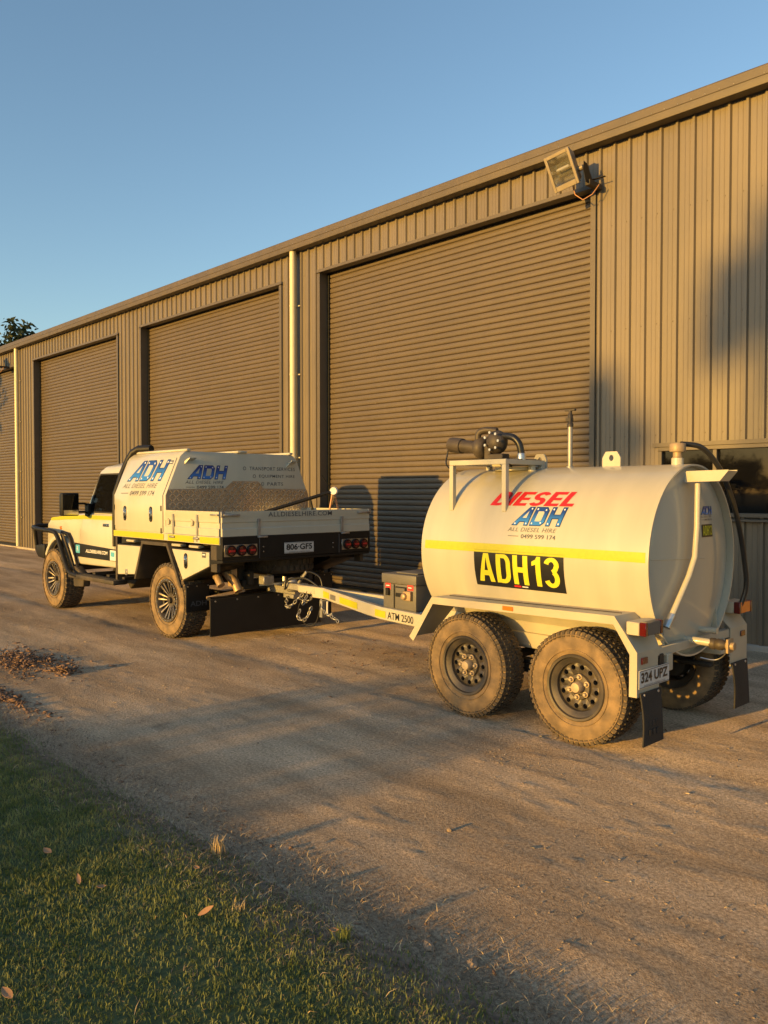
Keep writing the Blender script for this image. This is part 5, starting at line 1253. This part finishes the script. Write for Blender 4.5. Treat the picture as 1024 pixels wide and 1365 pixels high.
# mudguards: folded plate with a lip along the outer edge
for far in (False, True):
    f = ty_ if far else (lambda y: y)
    y0, y1 = 4.435, 4.80
    top = [(-4.385, .52), (-4.15, .845), (-2.63, .870), (-2.475, .665), (-2.475, .395)]
    q = MB()
    n_ = len(top); t_ = .006
    def off(P_, d):
        out = []
        for i, p in enumerate(P_):
            a = Vector(P_[max(0, i - 1)]); b = Vector(P_[min(len(P_) - 1, i + 1)]); tt = (b - a).normalized(); out.append((p[0] + tt.y * d, p[1] - tt.x * d))
        return out
    inn = off(top, .006)
    q.loft([[(top[i][0], f(y0), top[i][1]), (top[i][0], f(y1 if 0 < i < 3 else 4.70), top[i][1]), (inn[i][0], f(y1 if 0 < i < 3 else 4.70), inn[i][1]), (inn[i][0], f(y0), inn[i][1])] for i in range(n_)])
    mg = q.build('mudguard', 'white_dusty', trl, smooth=0)
    lip = off(top, .052)
    q = MB(); q.loft([[(top[i][0], f(y0), top[i][1] + .0008), (lip[i][0], f(y0), lip[i][1]), (lip[i][0], f(y0 - .005), lip[i][1]), (top[i][0], f(y0 - .005), top[i][1] + .0008)] for i in range(n_)]); q.build('guard_lip', 'white_dusty', mg, smooth=0)
    if not far:
        for xx in (-3.44,): q = MB(); q.box(xx - .045, xx + .045, y0 - .011, y0 - .0055, .818, .848); q.build('side_reflector', 'lens_orange', mg, bevel=.002)
        q = MB(); q.tube([(-4.1, 4.575, .848), (-3.4, 4.565, .860), (-2.66, 4.57, .872)], .004, 6); q.build('seam', 'black_dusty', mg)
    # flap
    q = MB(); rows = []
    for k in range(7):
        t = k / 6; zz = .42 - .32 * t; bend = .012 * math.sin(3.1 * t) + .02 * t * t; w0_ = .012 * math.sin(t * 3.1)
        rows.append([(-2.471 + bend, f(4.45 + w0_), zz), (-2.471 + bend, f(4.70 - w0_ * .8), zz), (-2.461 + bend, f(4.70 - w0_ * .8), zz), (-2.461 + bend, f(4.45 + w0_), zz)])
    q.loft(rows); fl = q.build('mudflap', 'rubber', trl, bevel=.002)
    if not far:
        q = MB()
        for i in range(3):
            for j in range(3): q.box(-2.452 + .006 * j, -2.446 + .006 * j, f(4.515 + .042 * i), f(4.548 + .042 * i), .26 - .05 * j, .295 - .05 * j)
        q.build('flap_emboss', 'rubber', fl, bevel=.002)['kind'] = 'stuff'
    for yy in (4.49, 4.66): q = MB(); q.lathe([(.011, -2.47), (.008, -2.455)], (0, f(yy), .405), 'x', 8); q.build('bolt', 'steel', fl)
    # lamp box
    ya, yb = sorted((f(4.45), f(4.66)))
    q = MB(); q.box(-2.56, -2.475, ya, yb, .765, .845); lb = q.build('lamp_bracket', 'white_dusty', trl, bevel=.004)
    for e0, e1 in ((ya, ya + .028), (yb - .028, yb)): q = MB(); q.box(-2.474, -2.43, e0, e1, .765, .848); q.build('lamp_lens', 'lens_red', lb, bevel=.004)
    q = MB(); q.box(-2.474, -2.432, ya + .0285, yb - .0285, .767, .846); q.build('lamp_face', 'box_grey' if not far else 'lens_orange', lb, bevel=.004)
    q = MB(); yy = f(4.475); q.box(-2.474, -2.466, *sorted((yy, f(4.545))), .59, .63); q.build('rear_reflector', 'lens_red', mg, bevel=.002)
q = MB(); q.box(-2.53, -2.485, 4.70, ty_(4.70), .60, .66); q.build('rear_beam', 'white_dusty', trl, bevel=.004)
q = MB(); q.box(-2.60, -2.475, 4.68, 4.76, .55, .62); q.build('plate_bracket', 'axle_black', trl, bevel=.004)
plate(-2.470, 4.44, .445, .37, .112, '324 UPZ', trl)
# outlet valve
q = MB(); q.tube([(-2.55, 5.13, .655), (-2.44, 5.14, .655), (-2.36, 5.16, .65)], .025, 14); q.tube([(-2.52, 5.33, .70), (-2.40, 5.34, .70)], .022, 12); q.build('outlet_pipe', 'tank_paint', trl, smooth=60)['kind'] = 'stuff'
q = MB(); q.lathe([(.02, -2.37), (.036, -2.365), (.038, -2.34), (.032, -2.33), (.038, -2.315), (.036, -2.29), (.02, -2.265)], (0, 5.17, .645), 'x', 16); q.build('ball_valve', 'pump_black', trl)
q = MB(); q.lathe([(.022, -2.265), (.030, -2.26), (.030, -2.24), (.024, -2.235), (.026, -2.21), (.008, -2.208)], (0, 5.17, .645), 'x', 16); q.box(-2.25, -2.235, 5.13, 5.21, .60, .69); q.build('cam_lock', 'brass', trl, bevel=.002)
q = MB(); q.tube(spl([(-2.28, 5.19, .62), (-2.30, 5.22, .57), (-2.36, 5.22, .53), (-2.44, 5.18, .54)]), .004, 6); q.build('lanyard', 'steel', trl)
q = MB(); q.tube([(-2.60, 4.70, .72), (-2.56, 4.85, .64), (-2.52, 5.0, .60)], .02, 8); q.build('drain_pipe', 'exhaust', trl)
# drawbar
DB = [(-4.50, 4.835, .560), (-5.20, 4.93, .560), (-5.45, 4.985, .568), (-6.48, 5.245, .612)]
def db_pt(x, s=1):
    for a, b in zip(DB, DB[1:]):
        if b[0] <= x <= a[0]:
            t = (x - a[0]) / (b[0] - a[0]); return Vector((x, a[1] + t * (b[1] - a[1]), a[2] + t * (b[2] - a[2])))
for s_ in (1, -1):
    g_ = (lambda y: y) if s_ == 1 else ty_
    q = MB(); hw, hh = .03, .055
    q.loft([[(p[0], g_(p[1] - hw), p[2] - hh), (p[0], g_(p[1] + hw), p[2] - hh), (p[0], g_(p[1] + hw), p[2] + hh), (p[0], g_(p[1] - hw), p[2] + hh)] for p in DB]); dbr = q.build('drawbar', 'white_dusty' if s_ == -1 else 'tank_paint', trl, bevel=.006, smooth=30)
    if s_ == 1:
        def DF(u, v, l): p = db_pt(u); return (u, p.y - .0305 - l, p.z + v)
        decal('reflective_tape', rect_geo(.36, .062, 1, 6), DF, 'tape_yellow', dbr, -5.98, -.035); decal('reflective_tape', rect_geo(.13, .062, 1, 4), DF, 'tape_yellow', dbr, -6.34, -.035)
        decal('reflective_tape', rect_geo(.17, .06, 1, 4), DF, 'tape_yellow', dbr, -5.30, -.035); decal('reflector', rect_geo(.11, .05, 1, 2), DF, 'decal_silver', dbr, -6.18, -.03, .0035)
        decal('lettering', text_geo('ATM 2500', .062, .36, 0, .005), DF, 'decal_black', dbr, -5.10, -.035)
        q = MB(); q.box(-6.42, -6.34, 5.18, 5.225, .585, .625); q.build('cable_box', 'axle_black', dbr, bevel=.004)
    else:
        q = MB(); q.box(-5.55, -5.33, g_(4.93), g_(4.925), .60, .69); q.build('bolt_plate', 'tank_paint', dbr)
q = MB(); q.box(-5.30, -4.55, 4.97, ty_(4.97), .595, .605); q.build('drawbar_deck', 'blue_band', trl)
q = MB(); q.prism([(-5.9, 5.13), (-5.3, 4.99), (-5.3, ty_(4.99)), (-5.9, ty_(5.13))], 'z', .53, .537); q.build('drawbar_gusset', 'blue_band', trl)
q = MB(); q.box(-6.72, -6.44, 5.15, 5.27, .585, .665); hb = q.build('coupling', 'tank_paint', trl, bevel=.01)
q = MB(); q.box(-6.98, -6.70, 5.16, 5.28, .60, .67); q.lathe([(.05, .56), (.062, .58), (.062, .66), (.045, .70), (.02, .71)], (-6.98, 5.28, 0), 'z', 16); q.beam((-6.80, 5.22, .67), (-6.66, 5.22, .80), .03, .02, (0, 1, 0)); q.build('coupling_head', 'galvanised', hb, bevel=.006)
def chain(P_, n_link, r=.010, L=.05, name='safety_chain'):
    pts = spl(P_); q = MB(); m = len(pts)
    for k in range(n_link):
        c = pts[int((k + .5) / n_link * (m - 1))]; d = (pts[min(m - 1, int((k + 1) / n_link * (m - 1)))] - pts[int(k / n_link * (m - 1))]).normalized()
        up = Vector((0, 0, 1)) if abs(d.z) < .8 else Vector((1, 0, 0)); a = d.cross(up).normalized(); b = a.cross(d); s_ = a if k % 2 else b
        ring_ = [c + d * (L * .55 * math.cos(t)) + s_ * (L * .32 * math.sin(t)) for t in np.linspace(0, 2 * math.pi, 11)]
        q.tube(ring_, r * .62, 6, cap=False)
    o = q.build(name, 'galvanised', trl, smooth=60); return o
chain([(-6.62, 5.14, .58), (-6.80, 5.12, .44), (-6.95, 5.18, .42), (-7.08, 5.28, .50)], 11)
chain([(-6.55, 5.14, .57), (-6.62, 5.08, .36), (-6.50, 5.08, .34), (-6.42, 5.10, .48)], 10)
chain([(-6.62, 5.31, .60), (-6.85, 5.38, .46), (-7.08, 5.40, .50)], 8)
chain([(-6.30, 5.12, .54), (-6.22, 5.10, .44), (-6.06, 5.07, .41), (-5.95, 5.05, .38)], 7)
q = MB(); q.tube(spl([(-6.40, 5.22, .66), (-6.45, 5.22, .76), (-6.62, 5.22, .80), (-6.75, 5.22, .75), (-6.72, 5.2, .68)]), .008, 8); q.build('brake_hose', 'hose_black', trl, smooth=60)
q = MB(); q.tube(spl([(-6.50, 5.10, .62), (-6.58, 5.05, .44), (-6.45, 5.04, .30), (-6.30, 5.05, .33), (-6.28, 5.10, .52)]), .004, 8); q.build('breakaway_cable', 'axle_black', trl, smooth=60)
q = MB(); q.tube(spl([(-7.1, 5.25, .66), (-6.95, 5.16, .60), (-6.85, 5.12, .70), (-6.60, 5.15, .74), (-6.40, 5.18, .66)]), .010, 8); q.build('light_cable', 'hose_black', trl, smooth=60)
q = MB(); q.box(-6.30, -6.26, 5.10, 5.16, .38, .55); q.tube(spl([(-6.20, 5.12, .55), (-6.17, 5.10, .42), (-6.10, 5.10, .44)]), .012, 6); q.build('chain_hook', 'galvanised', trl, bevel=.004)
# grey battery box on the drawbar
bx0, bx1, by0, by1 = -5.20, -4.80, 4.93, 5.38
q = MB(); q.box(bx0, bx1, by0, by1, .616, .83); q.prism([(bx0 + .01, .606), (bx1 - .01, .606), (bx1, .62), (bx0, .62)], 'y', by0 + .005, by1 - .005); bbx = q.build('battery_box', 'box_grey', trl, bevel=.008, seg=2)
q = MB(); q.box(bx0 - .012, bx1 + .012, by0 - .012, by1 + .012, .832, .915); q.box(bx0 + .11, bx1 - .03, by0 + .05, by1 - .03, .9155, .93); q.build('box_lid', 'box_grey', bbx, bevel=.01, seg=2)
q = MB(); q.box(bx0 + .135, bx0 + .145, by0 - .006, by0 - .0005, .62, .825); q.build('box_rib', 'decal_black', bbx); q = MB(); q.box(bx0 + .155, bx0 + .29, by0 - .004, by0 - .0005, .72, .81); rc = q.build('recess_shade', 'decal_black', bbx)  # second piece: black plate on the face paints the shade of a recess
q = MB(); q.box(bx0 + .165, bx0 + .275, by0 - .012, by0 - .0045, .755, .80); q.build('switch_plate', 'box_grey', bbx, bevel=.002)
q = MB(); q.box(bx0 + .27, bx0 + .36, by0 - .03, by0 - .0005, .70, .78); q.lathe([(.03, by0 - .031), (.028, by0 - .05), (.015, by0 - .055)], (bx0 + .29, 0, .735), 'y', 14); q.build('isolator_switch', 'exhaust', bbx, bevel=.004)
q = MB(); q.box(bx0 + .045, bx0 + .085, by0 - .022, by0 - .0005, .725, .79); q.build('box_catch', 'black_paint', bbx, bevel=.004)
BF = side(by0); decal('sticker', rect_geo(.065, .055), BF, 'sticker_red', bbx, bx0 + .03, .795 - .02); decal('sticker', rect_geo(.07, .05), BF, 'sticker_red', bbx, bx0 + .30, .785)
for u in (bx0 + .04, bx0 + .31): decal('sticker_print', rect_geo(.04, .008), BF, 'decal_white', bbx, u, .805, .003)

# ================================================================== TREES
def leaf_cloud(pts, nper, spread, size, m, name, parent, org):
    P = np.repeat(np.asarray(pts, float), nper, 0); n = len(P)
    C = P + rng.normal(0, 1, (n, 3)) * spread
    u = rng.normal(0, 1, (n, 3)); u /= np.linalg.norm(u, axis=1)[:, None]; w = rng.normal(0, 1, (n, 3)); w -= (w * u).sum(1)[:, None] * u; w /= np.linalg.norm(w, axis=1)[:, None]
    s = size * rng.uniform(.6, 1.4, n)[:, None]
    V = np.stack([C - u * s, C + w * s * .42, C + u * s, C - w * s * .42], 1).reshape(-1, 3) - np.array(org)
    F = (np.arange(n) * 4)[:, None] + np.arange(4)[None]
    o = np_mesh(name, V, [F], m, parent); return o
def tree(x, y, h, r, trunk_h, label, m='leaf_mid', dens=1.0, leaf=.12, seed=1, zc=None, thick=None, group='trees round the yard', bare=False):
    rnd = random.Random(seed)
    t = thing('tree', (x, y, 0), label, 'tree', group)
    q = MB(); tips = []
    tr = thick or h * .022 + .04
    path = [(x, y, -.1)]
    px, py = x, y
    for k in range(1, 6): px += rnd.uniform(-.06, .06) * h * .1; py += rnd.uniform(-.06, .06) * h * .1; path.append((px, py, trunk_h * k / 5))
    q.tube(path, [tr * (1.25 - .1 * k) for k in range(6)], 9)
    top = Vector(path[-1]); cz = zc if zc is not None else (trunk_h + h) / 2; rz = (h - trunk_h) / 2 * 1.05
    for i in range(16):
        a = rnd.uniform(0, 6.28); el = rnd.uniform(-.5, 1.3)
        e = Vector((x + r * .8 * math.cos(a) * math.cos(el), y + r * .8 * math.sin(a) * math.cos(el), cz + rz * .85 * math.sin(el)))
        s0 = Vector(path[3]).lerp(top, rnd.random()); mid = s0.lerp(e, .5) + Vector((0, 0, rnd.uniform(-.02, .1) * h))
        q.tube([s0, mid, e], [tr * .45, tr * .28, tr * .08], 6)
        for k in range(6):
            f = rnd.uniform(.45, 1.0); b0 = mid.lerp(e, f); d = Vector((rnd.gauss(0, 1), rnd.gauss(0, 1), rnd.gauss(.2, .8))).normalized() * r * rnd.uniform(.22, .45)
            q.tube([b0, b0 + d * .6, b0 + d + Vector((0, 0, -.02 * h))], [tr * .13, tr * .08, tr * .03], 5); tips.append(b0 + d); tips.append(b0 + d * .55)
    q.build('trunk', 'bark', t, smooth=60)
    leaf_cloud([tuple(p) for p in tips], max(1, int(26 * dens)), r * .12, leaf, m, 'crown', t, (x, y, 0))
    return t
def shrub(x, y, rx, ry, h, label, seed, leaf=.05, n=6500):
    t = thing('shrub', (x, y, 0), label, 'shrub', 'added shrubs behind the lawn')
    r2 = np.random.default_rng(seed)
    d = r2.normal(0, 1, (n // 20, 3)); d /= np.linalg.norm(d, axis=1)[:, None]; d[:, 2] = np.abs(d[:, 2])
    k = r2.uniform(.45, 1.0, (len(d), 1)) * (1 + .18 * np.sin(d[:, :1] * 5 + d[:, 1:2] * 4))
    P = d * k * np.array([rx, ry, h]) + np.array([x, y, .05])
    q = MB()
    for i in range(7): a = i * .9; q.tube([(x + .1 * math.cos(a), y + .1 * math.sin(a), -.05), (x + rx * .4 * math.cos(a), y + ry * .4 * math.sin(a), h * .45), (x + rx * .7 * math.cos(a), y + ry * .7 * math.sin(a), h * .8)], [.03, .02, .006], 6)
    q.build('stem', 'bark', t); leaf_cloud(P, 20, .10, leaf, 'leaf_mid', 'foliage', t, (x, y, 0)); return t
# far tree whose top shows over the roof at the left
tree(-72, 25.5, 15.5, 3.6, 8.0, 'dark tree whose crown rises behind the far left end of the shed roof', 'leaf_dark', 1.7, .30, 3)

# added out of view behind the photographer to shade drive, lawn and right wall
shrub(-6.25, -9.0, .95, .8, 1.58, 'low unseen shrub added behind the lawn for shade, left of its taller neighbour', 4, .045, 5200)
shrub(-5.10, -9.2, .80, .8, 1.80, 'taller unseen shrub added behind the lawn for shade, beside the low one', 5, .045, 5200)
tree(-8.5, -45, 10.0, .68, 8.2, 'slender tall unseen tree added behind the lawn to shade the wall by the shed window', 'leaf_mid', .45, .12, 12, thick=.03)
tree(-10.2, -44, 8.35, .46, 7.1, 'smaller slender unseen tree added left of the tall one to shade the wall', 'leaf_mid', .55, .11, 14, thick=.028)
tree(-30.5, -5.0, 9.0, 3.4, 3.2, 'broad spreading tree left of the lawn, mirrored in the truck window', 'leaf_dark', 1.0, .2, 8)
f0 = tree(-60, -95, 6.0, 3.6, 1.6, 'one of the even row of unseen trees added far behind the lawn to darken window reflections', 'leaf_dark', .8, .30, 21, group='added far row of trees behind the lawn')  # unseen row added to darken the reflections in the glass
for i in range(13):
    c = f0.copy(); COL.objects.link(c); c.location = (-60 + (i + 1) * 6.2, -95 - random.uniform(0, 10), random.uniform(-.6, .1)); c.rotation_euler = (0, 0, random.uniform(0, 6))
    for ch in list(f0.children): d = ch.copy(); COL.objects.link(d); d.parent = c

# dry tufts at the lawn edge
def tuft(x, y, n, h, m, label):
    t = thing('grass_tuft', (x, y, float(lawn_z(np.array([x]), np.array([y]))[0])), label, 'tuft', 'tufts at the lawn edge')
    r2 = random.Random(n); q = MB()
    for k in range(n):
        a = r2.uniform(0, 6.28); b = r2.uniform(0, 6.28); hh = h * r2.uniform(.5, 1); ln = hh * r2.uniform(.1, .6); x0, y0 = r2.gauss(0, .014), r2.gauss(0, .014); w = .0016
        p = [(x0 - w * math.cos(a), y0 - w * math.sin(a), -.005), (x0 + w * math.cos(a), y0 + w * math.sin(a), -.005), (x0 + w * math.cos(a) + ln * .3 * math.cos(b), y0 + w * math.sin(a) + ln * .3 * math.sin(b), hh * .6), (x0 - w * math.cos(a) + ln * .3 * math.cos(b), y0 - w * math.sin(a) + ln * .3 * math.sin(b), hh * .6), (x0 + ln * math.cos(b), y0 + ln * math.sin(b), hh)]
        q.add(p, [(0, 1, 2, 3), (3, 2, 4)])
    o = q.build('blades', m, t, smooth=0, org=(0, 0, 0)); o['kind'] = 'stuff'; return t
tuft(-3.13, 1.95, 70, .085, 'straw', 'pale dry upright tuft catching the sun at the middle of the lawn edge')
tuft(-2.20, 1.88, 50, .07, 'grass_green', 'green weed tuft under a yellow leaf near the bottom lawn edge')
tuft(-2.62, 1.72, 40, .05, 'straw', 'small dry tuft just inside the lawn by the bare strip')
